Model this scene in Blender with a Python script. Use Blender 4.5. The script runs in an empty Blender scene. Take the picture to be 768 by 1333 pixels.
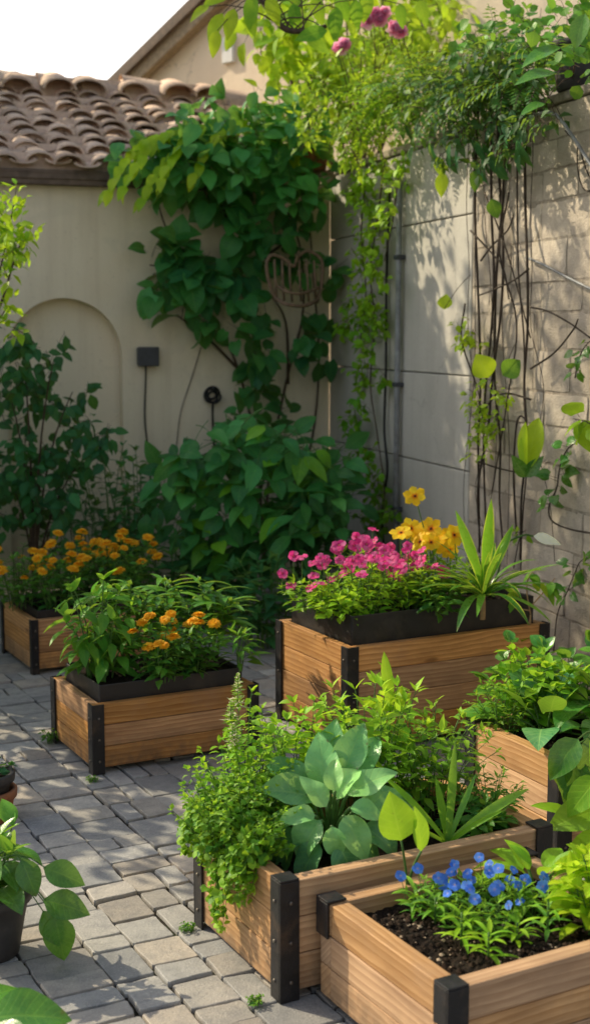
import bpy, math, random
from mathutils import Vector, Matrix, noise
R = random.Random(7)
PI = math.pi
V = Vector
sc = bpy.context.scene
C = sc.collection
# ------------------------------------------------------------------ camera
FPX, PW, PH, HOR, CAMH = 1764.0, 768.0, 1333.0, 430.0, 1.6
PITCH = math.atan((PH / 2 - HOR) / FPX)
CAM = V((0, 0, CAMH))
cp, sp = math.cos(PITCH), math.sin(PITCH)


def ray(px, py):
    x = (px - PW / 2) / FPX
    y = -(py - PH / 2) / FPX
    return V((x, cp + sp * y, -sp + cp * y))


def at(px, py, z):                       # the point of the level z seen at a pixel of the photograph
    d = ray(px, py)
    return CAM + d * ((z - CAMH) / d.z)


def atY(px, py, Y):                      # the point at distance Y into the courtyard
    d = ray(px, py)
    return CAM + d * (Y / d.y)


def on_plane(px, py, P, n):
    d = ray(px, py)
    return CAM + d * ((P - CAM).dot(n) / d.dot(n))


cam_d = bpy.data.cameras.new('camera')
cam = bpy.data.objects.new('camera', cam_d)
C.objects.link(cam)
cam.location = CAM
cam.rotation_euler = (PI / 2 - PITCH, 0, 0)
cam_d.sensor_width = 36
cam_d.lens = FPX / PH * 36
cam_d.clip_end = 500
cam_d.dof.use_dof = True
cam_d.dof.focus_distance = 4.1
cam_d.dof.aperture_fstop = 3.2
sc.camera = cam
# ------------------------------------------------------------------ light
SUN_EL, SUN_AZ = math.radians(36), V((-0.86, 0.51))
sd = V((SUN_AZ.x * math.cos(SUN_EL), SUN_AZ.y * math.cos(SUN_EL), math.sin(SUN_EL))).normalized()
sun_d = bpy.data.lights.new('sun', 'SUN')
sun = bpy.data.objects.new('sun', sun_d)
C.objects.link(sun)
sun.rotation_euler = (-sd).to_track_quat('-Z', 'Y').to_euler()
sun_d.energy = 5.0
sun_d.angle = math.radians(0.5)
sun_d.color = (1, 0.87, 0.62)
w = bpy.data.worlds.new('World')
sc.world = w
w.use_nodes = True
nt = w.node_tree
sky = nt.nodes.new('ShaderNodeTexSky')
sky.sky_type = 'NISHITA'
sky.sun_disc = False
sky.sun_elevation = SUN_EL
sky.sun_rotation = math.atan2(SUN_AZ.x, SUN_AZ.y)
sky.air_density = 1.0
sky.dust_density = 4.0
sky.ozone_density = 1.0
nt.links.new(sky.outputs[0], nt.nodes['Background'].inputs[0])
nt.nodes['Background'].inputs[1].default_value = 0.105
# thin bright haze: a faint veil everywhere and a white glow low in the sky on the sun's side


def world_nodes():
    n = N(nt)
    tc = n.new('ShaderNodeTexCoord').outputs['Generated']
    sep = n.new('ShaderNodeSeparateXYZ')
    n.put(sep.inputs[0], tc)
    dot = n.new('ShaderNodeVectorMath', operation='DOT_PRODUCT')
    n.put(dot.inputs[0], tc)
    dot.inputs[1].default_value = (-0.6, 0.8, 0)
    az = n.math('POWER', n.mapr(dot.outputs['Value'], 0.0, 0.95, 0, 1), 1.5)
    low = n.mapr(sep.outputs[2], 0.25, 0.6, 1, 0)
    veil = nt.nodes.new('ShaderNodeBackground')
    n.put(veil.inputs[0], n.mix(n.mapr(sep.outputs[2], 0.1, 0.7, 0, 1), (1.45, 1.34, 1.16), (0.46, 0.55, 0.68)))
    veil.inputs[1].default_value = VEIL
    glow = nt.nodes.new('ShaderNodeBackground')
    glow.inputs[0].default_value = (1.0, 0.96, 0.88, 1)
    n.put(glow.inputs[1], n.math('MULTIPLY', n.math('MULTIPLY', az, low), 1.1))
    a1, a2 = nt.nodes.new('ShaderNodeAddShader'), nt.nodes.new('ShaderNodeAddShader')
    nt.links.new(nt.nodes['Background'].outputs[0], a1.inputs[0])
    nt.links.new(veil.outputs[0], a1.inputs[1])
    nt.links.new(a1.outputs[0], a2.inputs[0])
    nt.links.new(glow.outputs[0], a2.inputs[1])
    wo = [x for x in nt.nodes if x.type == 'OUTPUT_WORLD'][0]
    nt.links.new(a2.outputs[0], wo.inputs[0])


VEIL = 0.37
sc.view_settings.view_transform = 'Standard'
sc.view_settings.look = 'None'
sc.view_settings.exposure = 0
sc.render.engine = 'CYCLES'
sc.cycles.use_denoising = True
sc.cycles.max_bounces = 8
sc.cycles.transmission_bounces = 6
sc.cycles.sample_clamp_indirect = 6


# ------------------------------------------------------------------ materials
def newmat(name):
    m = bpy.data.materials.new(name)
    m.use_nodes = True
    t = m.node_tree
    t.nodes.clear()
    out = t.nodes.new('ShaderNodeOutputMaterial')
    b = t.nodes.new('ShaderNodeBsdfPrincipled')
    t.links.new(b.outputs[0], out.inputs[0])
    return m, t, b, out


class N:                                 # short node wiring
    def __init__(s, t):
        s.t = t

    def new(s, k, **kw):
        n = s.t.nodes.new(k)
        for a, v in kw.items():
            setattr(n, a, v)
        return n

    def put(s, sock, v):
        if isinstance(v, bpy.types.NodeSocket):
            s.t.links.new(v, sock)
        elif isinstance(v, (tuple, list)) and len(v) == 3 and sock.type == 'RGBA':
            sock.default_value = (*v, 1)
        else:
            sock.default_value = v

    def math(s, op, a, b=0.0, c=0.0, clamp=False):
        n = s.new('ShaderNodeMath', operation=op, use_clamp=clamp)
        s.put(n.inputs[0], a)
        s.put(n.inputs[1], b)
        s.put(n.inputs[2], c)
        return n.outputs[0]

    def mix(s, f, a, b, mode='MIX'):
        n = s.new('ShaderNodeMix', data_type='RGBA', blend_type=mode)
        s.put(n.inputs[0], f)
        s.put(n.inputs[6], a)
        s.put(n.inputs[7], b)
        return n.outputs[2]

    def noise(s, scale, vec=None, detail=4, rough=0.55, dist=0.0):
        n = s.new('ShaderNodeTexNoise')
        n.inputs['Scale'].default_value = scale
        n.inputs['Detail'].default_value = detail
        n.inputs['Roughness'].default_value = rough
        n.inputs['Distortion'].default_value = dist
        if vec is not None:
            s.put(n.inputs['Vector'], vec)
        return n.outputs[0]

    def voro(s, scale, vec=None, feature='F1'):
        n = s.new('ShaderNodeTexVoronoi', feature=feature)
        n.inputs['Scale'].default_value = scale
        if vec is not None:
            s.put(n.inputs['Vector'], vec)
        return n.outputs['Distance']

    def ramp(s, f, stops):
        n = s.new('ShaderNodeValToRGB')
        e = n.color_ramp.elements
        while len(e) < len(stops):
            e.new(0.5)
        for k, (p, c) in enumerate(stops):
            e[k].position = p
            e[k].color = (c, c, c, 1) if isinstance(c, (int, float)) else (*c, 1)
        s.put(n.inputs[0], f)
        return n.outputs[0]

    def mapr(s, f, a, b, c, d):
        n = s.new('ShaderNodeMapRange')
        s.put(n.inputs[0], f)
        for k, v in enumerate((a, b, c, d)):
            n.inputs[k + 1].default_value = v
        return n.outputs[0]

    def pos(s):
        return s.new('ShaderNodeNewGeometry').outputs['Position']

    def uv(s):
        return s.new('ShaderNodeUVMap').outputs[0]

    def tint(s):
        a = s.new('ShaderNodeAttribute', attribute_name='tint')
        sep = s.new('ShaderNodeSeparateColor')
        s.t.links.new(a.outputs['Color'], sep.inputs[0])
        return sep.outputs

    def vmul(s, vec, xyz):
        n = s.new('ShaderNodeVectorMath', operation='MULTIPLY')
        s.put(n.inputs[0], vec)
        n.inputs[1].default_value = xyz
        return n.outputs[0]

    def bump(s, h, strength, dist, bsdf):
        n = s.new('ShaderNodeBump')
        n.inputs['Strength'].default_value = strength
        n.inputs['Distance'].default_value = dist
        s.put(n.inputs['Height'], h)
        s.t.links.new(n.outputs[0], bsdf.inputs['Normal'])
        return n.outputs[0]


def leaf_mat(name, dark, light, rough=0.42, trans=0.4, vein=0.35, nv=7, spec=0.32, pale=None):
    m, t, b, out = newmat(name)
    n = N(t)
    tr, tg, tb = n.tint()[:3]
    sep = n.new('ShaderNodeSeparateXYZ')
    t.links.new(n.uv(), sep.inputs[0])
    u, v = sep.outputs[0], sep.outputs[1]
    du = n.math('ABSOLUTE', n.math('SUBTRACT', u, 0.5))
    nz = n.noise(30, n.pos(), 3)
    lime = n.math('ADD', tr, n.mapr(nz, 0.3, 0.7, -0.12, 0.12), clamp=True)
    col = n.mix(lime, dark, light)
    # veins: a pale midrib and slanting side veins
    mid = n.mapr(du, 0.0, 0.045, 1.0, 0.0)
    ph = n.math('SUBTRACT', n.math('MULTIPLY', v, float(nv)), n.math('MULTIPLY', du, 3.4))
    side = n.mapr(n.math('ABSOLUTE', n.math('SUBTRACT', n.math('FRACT', ph), 0.5)), 0.0, 0.16, 0.55, 0.0)
    vn = n.math('MULTIPLY', n.math('MAXIMUM', mid, side), vein)
    col = n.mix(vn, col, n.mix(0.4, light, (0.30, 0.42, 0.08)))
    if pale:                             # cream margin for variegated leaves
        col = n.mix(n.mapr(n.math('ADD', du, n.mapr(n.noise(9, n.pos(), 2), 0.3, 0.7, -0.1, 0.1)), 0.36, 0.43, 0, 1), col, pale)
    hs = n.new('ShaderNodeHueSaturation')
    t.links.new(col, hs.inputs['Color'])
    n.put(hs.inputs['Hue'], n.mapr(tb, 0, 1, 0.488, 0.512))
    n.put(hs.inputs['Value'], n.math('MULTIPLY', tg, 1.52))
    col = hs.outputs[0]
    # blemishes
    bl = n.mapr(n.noise(140, n.pos(), 2), 0.66, 0.74, 0, 0.35)
    col = n.mix(bl, col, (0.10, 0.085, 0.03))
    edge = n.math('MULTIPLY', n.mapr(n.math('ADD', n.math('MAXIMUM', n.math('MULTIPLY', du, 2.0), v), n.mapr(n.noise(55, n.pos(), 3), 0.3, 0.7, -0.25, 0.25)), 1.0, 1.16, 0, 0.75), n.mapr(tb, 0.55, 0.75, 0, 1))
    col = n.mix(edge, col, (0.16, 0.10, 0.03))
    geo = n.new('ShaderNodeNewGeometry')
    colf = n.mix(n.math('MULTIPLY', geo.outputs['Backfacing'], 0.35), col, n.mix(0.5, col, (0.14, 0.26, 0.09)))
    n.put(b.inputs['Base Color'], colf)
    n.put(b.inputs['Roughness'], n.mapr(n.noise(60, n.pos(), 2), 0.3, 0.7, rough - 0.08, rough + 0.12))
    b.inputs['Specular IOR Level'].default_value = spec
    n.bump(n.math('SUBTRACT', n.mapr(n.noise(220, n.pos(), 2), 0, 1, 0, 0.5), n.math('MAXIMUM', mid, side)), 0.25, 0.002, b)
    tl = n.new('ShaderNodeBsdfTranslucent')
    g = n.new('ShaderNodeGamma')
    t.links.new(col, g.inputs[0])
    g.inputs[1].default_value = 0.82
    n.put(tl.inputs[0], n.mix(0.42, g.outputs[0], (0.52, 0.66, 0.02)))
    ms = n.new('ShaderNodeMixShader')
    ms.inputs[0].default_value = trans
    t.links.new(b.outputs[0], ms.inputs[1])
    t.links.new(tl.outputs[0], ms.inputs[2])
    t.links.new(ms.outputs[0], out.inputs[0])
    return m


def petal_mat(name, c0, c1, trans=0.35, core=None, streak=0.2):
    m, t, b, out = newmat(name)
    n = N(t)
    tr, tg, tb = n.tint()[:3]
    sep = n.new('ShaderNodeSeparateXYZ')
    t.links.new(n.uv(), sep.inputs[0])
    u, v = sep.outputs[0], sep.outputs[1]
    col = n.mix(tr, c0, c1)
    st = n.noise(1.0, n.vmul(n.uv(), (22, 1.5, 1)), 2)
    col = n.mix(n.math('MULTIPLY', n.mapr(st, 0.35, 0.65, 0, 1), streak), col, n.mix(0.5, c0, (0.02, 0.0, 0.02)))
    if core:
        col = n.mix(n.mapr(v, 0.12, 0.34, 1, 0), col, core)
    hs = n.new('ShaderNodeHueSaturation')
    t.links.new(col, hs.inputs['Color'])
    n.put(hs.inputs['Value'], tg)
    col = hs.outputs[0]
    n.put(b.inputs['Base Color'], col)
    b.inputs['Roughness'].default_value = 0.6
    b.inputs['Specular IOR Level'].default_value = 0.25
    tl = n.new('ShaderNodeBsdfTranslucent')
    n.put(tl.inputs[0], col)
    ms = n.new('ShaderNodeMixShader')
    ms.inputs[0].default_value = trans
    t.links.new(b.outputs[0], ms.inputs[1])
    t.links.new(tl.outputs[0], ms.inputs[2])
    t.links.new(ms.outputs[0], out.inputs[0])
    return m


def plain_mat(name, col, rough=0.6, metal=0.0, var=0.25, scale=25, bump=0.2, spec=0.4, dirt=None):
    m, t, b, out = newmat(name)
    n = N(t)
    nz = n.noise(scale, n.pos(), 5)
    c = n.mix(n.mapr(nz, 0.3, 0.7, 0, 1), tuple(x * (1 - var) for x in col), tuple(min(1, x * (1 + var)) for x in col))
    if dirt:
        c = n.mix(n.mapr(n.noise(scale * 0.35, n.pos(), 6, 0.65), 0.52, 0.68, 0, 0.7), c, dirt)
    n.put(b.inputs['Base Color'], c)
    n.put(b.inputs['Roughness'], n.mapr(nz, 0.3, 0.7, rough - 0.1, rough + 0.1))
    b.inputs['Metallic'].default_value = metal
    b.inputs['Specular IOR Level'].default_value = spec
    n.bump(n.noise(scale * 6, n.pos(), 4), bump, 0.004, b)
    return m


def wood_mat(name, c_light, c_dark, c_knot, rough=0.62):
    m, t, b, out = newmat(name)
    n = N(t)
    tr, tg, tb = n.tint()[:3]
    uv = n.uv()
    d1 = n.noise(1.0, n.vmul(uv, (1.6, 9, 1)), 3, 0.5, 0.4)
    add = n.new('ShaderNodeVectorMath', operation='ADD')
    sc_ = n.new('ShaderNodeVectorMath', operation='SCALE')
    cmb = n.new('ShaderNodeCombineXYZ')
    n.put(cmb.inputs[1], n.math('MULTIPLY', d1, 0.05))
    n.put(add.inputs[0], uv)
    t.links.new(cmb.outputs[0], add.inputs[1])
    rings = n.new('ShaderNodeTexWave', wave_type='BANDS', bands_direction='Y', wave_profile='SAW')
    rings.inputs['Scale'].default_value = 17
    rings.inputs['Distortion'].default_value = 3.0
    rings.inputs['Detail'].default_value = 2
    rings.inputs['Detail Scale'].default_value = 0.6
    n.put(rings.inputs['Vector'], n.vmul(add.outputs[0], (0.35, 1, 1)))
    fib = n.math('ADD', n.math('MULTIPLY', n.noise(1.0, n.vmul(uv, (5, 150, 1)), 5, 0.65), 0.6), n.math('MULTIPLY', n.noise(1.0, n.vmul(uv, (14, 520, 1)), 3, 0.6), 0.4))
    f = n.math('ADD', n.math('MULTIPLY', rings.outputs[1], 0.38), n.math('MULTIPLY', fib, 0.75))
    col = n.mix(n.mapr(f, 0.34, 0.76, 0, 1), c_light, c_dark)
    kd = n.voro(1.0, n.vmul(add.outputs[0], (2.6, 7.5, 1)))
    kn = n.mapr(kd, 0.05, 0.11, 1, 0)
    col = n.mix(n.math('MULTIPLY', kn, 0.85), col, c_knot)
    col = n.mix(n.mapr(kd, 0.08, 0.2, 0.35, 0), col, c_dark)
    blotch = n.noise(1.0, n.vmul(uv, (4, 14, 1)), 4)
    col = n.mix(n.mapr(blotch, 0.42, 0.72, 0, 0.55), col, n.mix(0.5, c_dark, c_knot))
    hs = n.new('ShaderNodeHueSaturation')
    t.links.new(col, hs.inputs['Color'])
    n.put(hs.inputs['Value'], tg)
    n.put(hs.inputs['Saturation'], n.mapr(tb, 0, 1, 0.85, 1.1))
    col = hs.outputs[0]
    col = n.mix(n.mapr(n.noise(5.5, n.pos(), 5, 0.65), 0.5, 0.72, 0, 0.5), col, n.mix(0.5, c_dark, (0.20, 0.17, 0.14)))
    # weathered and splashed towards the ground
    sx = n.new('ShaderNodeSeparateXYZ')
    n.put(sx.inputs[0], n.pos())
    low = n.math('MULTIPLY', n.mapr(sx.outputs[2], 0.0, 0.14, 0.8, 0.0), n.mapr(n.noise(22, n.pos(), 4), 0.3, 0.6, 0.2, 1))
    col = n.mix(low, col, (0.07, 0.055, 0.04))
    n.put(b.inputs['Base Color'], col)
    n.put(b.inputs['Roughness'], n.mapr(fib, 0.3, 0.7, rough - 0.1, rough + 0.12))
    b.inputs['Specular IOR Level'].default_value = 0.3
    n.bump(n.math('ADD', fib, n.math('MULTIPLY', kn, -0.5)), 0.55, 0.003, b)
    return m


def stone_mat(name, cols, speck=0.3, rough=0.85, scale=1.0, bumpd=0.004, moss=None, tan=None):
    m, t, b, out = newmat(name)
    n = N(t)
    tr, tg, tb = n.tint()[:3]
    p = n.pos()
    big = n.noise(3.0 * scale, p, 5, 0.6)
    med = n.noise(18 * scale, p, 6, 0.65)
    fine = n.noise(160 * scale, p, 3, 0.6)
    col = n.mix(n.math('ADD', n.math('MULTIPLY', tr, 0.7), n.mapr(big, 0.3, 0.7, -0.15, 0.45), clamp=True), cols[0], cols[1])
    if tan:
        col = n.mix(n.mapr(tb, 0.6, 1.0, 0, 0.5), col, tan)
    col = n.mix(n.mapr(med, 0.42, 0.7, 0, 0.55), col, cols[2])
    col = n.mix(n.mapr(fine, 0.52, 0.75, 0, speck), col, tuple(c * 0.35 for c in cols[0]))
    col = n.mix(n.mapr(fine, 0.25, 0.42, speck, 0), col, tuple(min(0.8, c * 1.7) for c in cols[1]))
    hs = n.new('ShaderNodeHueSaturation')
    t.links.new(col, hs.inputs['Color'])
    n.put(hs.inputs['Value'], tg)
    col = hs.outputs[0]
    if moss:
        col = n.mix(n.mapr(n.noise(7 * scale, p, 6, 0.7), 0.58, 0.72, 0, 0.6), col, moss)
    n.put(b.inputs['Base Color'], col)
    n.put(b.inputs['Roughness'], n.mapr(med, 0.3, 0.7, rough - 0.18, rough + 0.08))
    b.inputs['Specular IOR Level'].default_value = 0.35
    n.bump(n.math('ADD', n.math('MULTIPLY', med, 0.8), n.math('MULTIPLY', fine, 0.5)), 0.7, bumpd, b)
    return m


def plaster_mat(name, c0, c1, stain, streak=0.5):
    m, t, b, out = newmat(name)
    n = N(t)
    p = n.pos()
    big = n.noise(1.3, p, 6, 0.62)
    med = n.noise(9, p, 5, 0.6)
    col = n.mix(n.mapr(big, 0.3, 0.7, 0, 1), c0, c1)
    run = n.noise(1.0, n.vmul(p, (7, 7, 0.5)), 5, 0.6)
    col = n.mix(n.math('MULTIPLY', n.mapr(run, 0.48, 0.72, 0, 1), streak), col, stain)
    sx = n.new('ShaderNodeSeparateXYZ')
    n.put(sx.inputs[0], p)
    damp = n.math('MULTIPLY', n.mapr(sx.outputs[2], 0.0, 0.7, 0.65, 0), n.mapr(med, 0.3, 0.65, 0.4, 1))
    col = n.mix(damp, col, tuple(c * 0.45 for c in stain))
    col = n.mix(n.mapr(n.noise(45, p, 4, 0.7), 0.6, 0.72, 0, 0.3), col, tuple(c * 0.5 for c in c0))
    n.put(b.inputs['Base Color'], col)
    b.inputs['Roughness'].default_value = 0.9
    b.inputs['Specular IOR Level'].default_value = 0.2
    wv = n.new('ShaderNodeVectorMath', operation='ADD')
    n.put(wv.inputs[0], p)
    cw = n.new('ShaderNodeCombineXYZ')
    n.put(cw.inputs[0], n.math('MULTIPLY', n.noise(3.5, p, 5, 0.7), 0.5))
    n.put(cw.inputs[2], n.math('MULTIPLY', n.noise(4.5, p, 5, 0.7), 0.5))
    t.links.new(cw.outputs[0], wv.inputs[1])
    crack = n.mapr(n.voro(1.1, wv.outputs[0], 'DISTANCE_TO_EDGE'), 0.0, 0.006, 1, 0)
    crack = n.math('MULTIPLY', crack, n.mapr(n.noise(1.7, p, 2), 0.5, 0.6, 0, 0.6))
    col = n.mix(crack, col, tuple(c * 0.35 for c in c0))
    pt = n.mapr(n.noise(2.2, p, 3, 0.5, 1.0), 0.56, 0.6, 0, 0.28)
    col = n.mix(pt, col, tuple(c * 0.8 for c in c1))
    n.put(b.inputs['Base Color'], col)
    h = n.math('ADD', n.math('MULTIPLY', med, 1.0), n.math('MULTIPLY', n.noise(70, p, 4, 0.6), 0.35))
    n.bump(h, 0.6, 0.008, b)
    return m


world_nodes()
M = {}
M['deep'] = leaf_mat('deep green leaf', (0.006, 0.075, 0.030), (0.06, 0.27, 0.055), 0.42, 0.38)
M['mid'] = leaf_mat('mid green leaf', (0.012, 0.10, 0.018), (0.13, 0.34, 0.018), 0.42, 0.4)
M['bright'] = leaf_mat('bright green leaf', (0.035, 0.19, 0.012), (0.27, 0.46, 0.015), 0.45, 0.45)
M['gloss'] = leaf_mat('glossy leaf', (0.008, 0.085, 0.02), (0.12, 0.32, 0.02), 0.27, 0.35, 0.3, 9, 0.6)
M['hosta'] = leaf_mat('ribbed grey green leaf', (0.025, 0.15, 0.06), (0.21, 0.46, 0.15), 0.30, 0.32, 0.5, 8, 0.5)
M['lime'] = leaf_mat('lime leaf', (0.05, 0.22, 0.01), (0.34, 0.47, 0.015), 0.4, 0.5, 0.5, 6)
M['fern'] = leaf_mat('ferny leaf', (0.010, 0.085, 0.024), (0.15, 0.34, 0.012), 0.5, 0.42, 0.1, 4)
M['strap'] = leaf_mat('strap leaf', (0.010, 0.10, 0.024), (0.18, 0.38, 0.02), 0.3, 0.35, 0.0, 1, 0.55)
M['stripe'] = leaf_mat('yellow edged strap leaf', (0.008, 0.085, 0.015), (0.07, 0.26, 0.012), 0.3, 0.4, 0.0, 1, 0.5, pale=(0.36, 0.44, 0.04))
M['cream'] = leaf_mat('cream leaf', (0.45, 0.50, 0.36), (0.85, 0.86, 0.74), 0.4, 0.4, 0.2, 8)
M['herb'] = leaf_mat('small herb leaf', (0.016, 0.12, 0.014), (0.24, 0.43, 0.015), 0.5, 0.42, 0.2, 5)
M['marigold'] = petal_mat('marigold petal', (0.98, 0.45, 0.008), (1.0, 0.66, 0.03), 0.4)
M['magenta'] = petal_mat('magenta petal', (0.90, 0.04, 0.32), (1.0, 0.24, 0.55), 0.5, core=(0.55, 0.01, 0.18))
M['rose'] = petal_mat('rose petal', (1.0, 0.34, 0.58), (1.0, 0.66, 0.80), 0.65)
M['yellow'] = petal_mat('yellow petal', (0.98, 0.60, 0.008), (1.0, 0.78, 0.04), 0.45, core=(0.85, 0.30, 0.01))
M['blue'] = petal_mat('blue petal', (0.04, 0.18, 0.82), (0.18, 0.40, 0.98), 0.3, core=(0.30, 0.42, 0.92))
M['white'] = petal_mat('white petal', (0.80, 0.66, 0.55), (0.85, 0.80, 0.60), 0.35)
M['disc'] = plain_mat('flower disc', (0.10, 0.03, 0.008), 0.9, 0, 0.5, 300, 0.5)
M['eye'] = plain_mat('yellow flower eye', (0.75, 0.45, 0.03), 0.8, 0, 0.3, 300, 0.5)
M['stem'] = plain_mat('green stem', (0.07, 0.16, 0.03), 0.55, 0, 0.4, 40, 0.1)
M['twig'] = plain_mat('brown twig', (0.085, 0.055, 0.035), 0.8, 0, 0.4, 50, 0.5)
M['bark'] = plain_mat('dark vine bark', (0.050, 0.036, 0.026), 0.85, 0, 0.5, 60, 0.6)
M['tan'] = plain_mat('tan dry twig', (0.38, 0.25, 0.13), 0.8, 0, 0.3, 60, 0.4)
M['wood'] = wood_mat('cedar board', (0.72, 0.40, 0.16), (0.43, 0.195, 0.066), (0.085, 0.038, 0.018))
M['wood_pale'] = wood_mat('pale cedar board', (0.73, 0.455, 0.235), (0.47, 0.255, 0.115), (0.10, 0.05, 0.028))
M['metal'] = plain_mat('black powder coated steel', (0.014, 0.014, 0.016), 0.5, 0.25, 0.4, 34, 0.25, 0.5, dirt=(0.075, 0.05, 0.034))
M['bolt'] = plain_mat('bolt steel', (0.16, 0.14, 0.12), 0.45, 0.8, 0.4, 200, 0.1)
M['liner'] = plain_mat('black liner', (0.016, 0.015, 0.016), 0.5, 0, 0.3, 20, 0.15, 0.45, dirt=(0.045, 0.037, 0.03))
M['soil'] = plain_mat('potting soil', (0.020, 0.013, 0.009), 0.95, 0, 0.7, 90, 1.0, 0.2)
M['crumb'] = plain_mat('soil crumb', (0.035, 0.022, 0.014), 0.95, 0, 0.8, 60, 0.8, 0.2)
M['perlite'] = plain_mat('pale soil grit', (0.38, 0.29, 0.2), 0.9, 0, 0.6, 30, 0.3)
M['paver'] = stone_mat('paving stone', ((0.25, 0.256, 0.264), (0.44, 0.42, 0.385), (0.16, 0.164, 0.172)), 0.3, 0.72, 1.0, 0.005, moss=None, tan=(0.50, 0.40, 0.29))
M['joint'] = plain_mat('paving joint soil', (0.03, 0.024, 0.018), 0.95, 0, 0.6, 40, 1.0, 0.2, dirt=(0.035, 0.06, 0.014))
M['block'] = stone_mat('wall stone', ((0.50, 0.425, 0.34), (0.64, 0.56, 0.455), (0.40, 0.34, 0.28)), 0.32, 0.88, 1.0, 0.02)
M['mortar'] = plain_mat('wall mortar', (0.36, 0.31, 0.25), 0.95, 0, 0.3, 40, 0.8, 0.2)
M['plaster'] = plaster_mat('warm lime plaster', (0.82, 0.70, 0.51), (0.86, 0.76, 0.58), (0.60, 0.49, 0.35), 0.4)
M['render'] = plaster_mat('grey cement render', (0.50, 0.475, 0.42), (0.60, 0.57, 0.51), (0.36, 0.335, 0.30), 0.4)
M['house'] = plaster_mat('peach house plaster', (0.86, 0.69, 0.52), (0.88, 0.74, 0.58), (0.72, 0.57, 0.44), 0.25)
M['tile'] = stone_mat('clay roof tile', ((0.52, 0.36, 0.26), (0.80, 0.60, 0.46), (0.38, 0.265, 0.20)), 0.3, 0.85, 2.0, 0.004)
M['fascia'] = plain_mat('dark eaves timber', (0.15, 0.105, 0.078), 0.8, 0, 0.4, 20, 0.4)
M['grey'] = plain_mat('grey conduit', (0.26, 0.27, 0.28), 0.5, 0, 0.25, 30, 0.1, dirt=(0.15, 0.13, 0.11))
M['black'] = plain_mat('black rubber', (0.012, 0.012, 0.013), 0.6, 0, 0.3, 30, 0.1)
M['box'] = plain_mat('grey electrical box', (0.055, 0.06, 0.07), 0.5, 0, 0.3, 30, 0.1)
M['terracotta'] = plain_mat('terracotta', (0.34, 0.13, 0.055), 0.8, 0, 0.3, 15, 0.3, dirt=(0.2, 0.13, 0.09))
M['darkpot'] = plain_mat('dark grey pot', (0.045, 0.042, 0.042), 0.6, 0, 0.3, 12, 0.15, dirt=(0.09, 0.075, 0.06))
M['whitepaint'] = plain_mat('white plate', (0.75, 0.74, 0.72), 0.5, 0, 0.06, 20, 0.05)
M['pole'] = plain_mat('weathered pole', (0.36, 0.27, 0.18), 0.8, 0, 0.3, 30, 0.4)
M['wicker'] = plain_mat('grey brown bentwood', (0.20, 0.13, 0.085), 0.75, 0, 0.4, 40, 0.4)
M['dry'] = leaf_mat('dry leaf', (0.18, 0.10, 0.04), (0.38, 0.24, 0.10), 0.7, 0.3, 0.2)


# ------------------------------------------------------------------ mesh builder
class MB:
    def __init__(s):
        s.v, s.f, s.uv, s.t, s.m = [], [], [], [], []

    def vert(s, p, t=(0.5, 1, 0.5)):
        s.v.append(tuple(p))
        s.t.append(t)
        return len(s.v) - 1

    def face(s, ids, uvs=None, m=0):
        s.f.append(ids)
        s.uv.append(uvs or [(s.v[i][0], s.v[i][1]) for i in ids])
        s.m.append(m)

    def build(s, name, mats, parent=None, smooth=True, bevel=0, loc=None):
        if not isinstance(mats, (list, tuple)):
            mats = [mats]
        off = V(loc) if loc is not None else (V(parent_world(parent)) if parent else V((0, 0, 0)))
        me = bpy.data.meshes.new(name)
        me.from_pydata([(a - off.x, b - off.y, c - off.z) for a, b, c in s.v], [], s.f)
        ul = me.uv_layers.new(name='UVMap')
        flat = [x for fu in s.uv for q in fu for x in q]
        ul.data.foreach_set('uv', flat)
        ca = me.attributes.new('tint', 'FLOAT_COLOR', 'POINT')
        ca.data.foreach_set('color', [x for q in s.t for x in (*q, 1)])
        for mt in mats:
            me.materials.append(mt)
        me.polygons.foreach_set('material_index', s.m)
        if smooth:
            me.polygons.foreach_set('use_smooth', [True] * len(s.f))
        me.update()
        o = bpy.data.objects.new(name, me)
        C.objects.link(o)
        if parent:
            o.parent = parent
        else:
            o.location = off
        if bevel:
            b = o.modifiers.new('edge', 'BEVEL')
            b.width = bevel
            b.segments = 2
            b.limit_method = 'ANGLE'
            b.harden_normals = False
        return o


def parent_world(o):
    p = V((0, 0, 0))
    while o is not None:
        p += o.location
        o = o.parent
    return p


def tag(o, label, cat, group=None, kind=None):
    o['label'] = label
    if cat:
        o['category'] = cat
    if group:
        o['group'] = group
    if kind:
        o['kind'] = kind
    return o


def thing(name, label, cat, loc, group=None):
    o = bpy.data.objects.new(name, None)
    o.empty_display_size = 0.05
    C.objects.link(o)
    o.location = loc
    return tag(o, label, cat, group)


def perp(d):
    a = V((0, 0, 1)) if abs(d.z) < 0.9 else V((1, 0, 0))
    s = d.cross(a).normalized()
    return s, s.cross(d).normalized()


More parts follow.
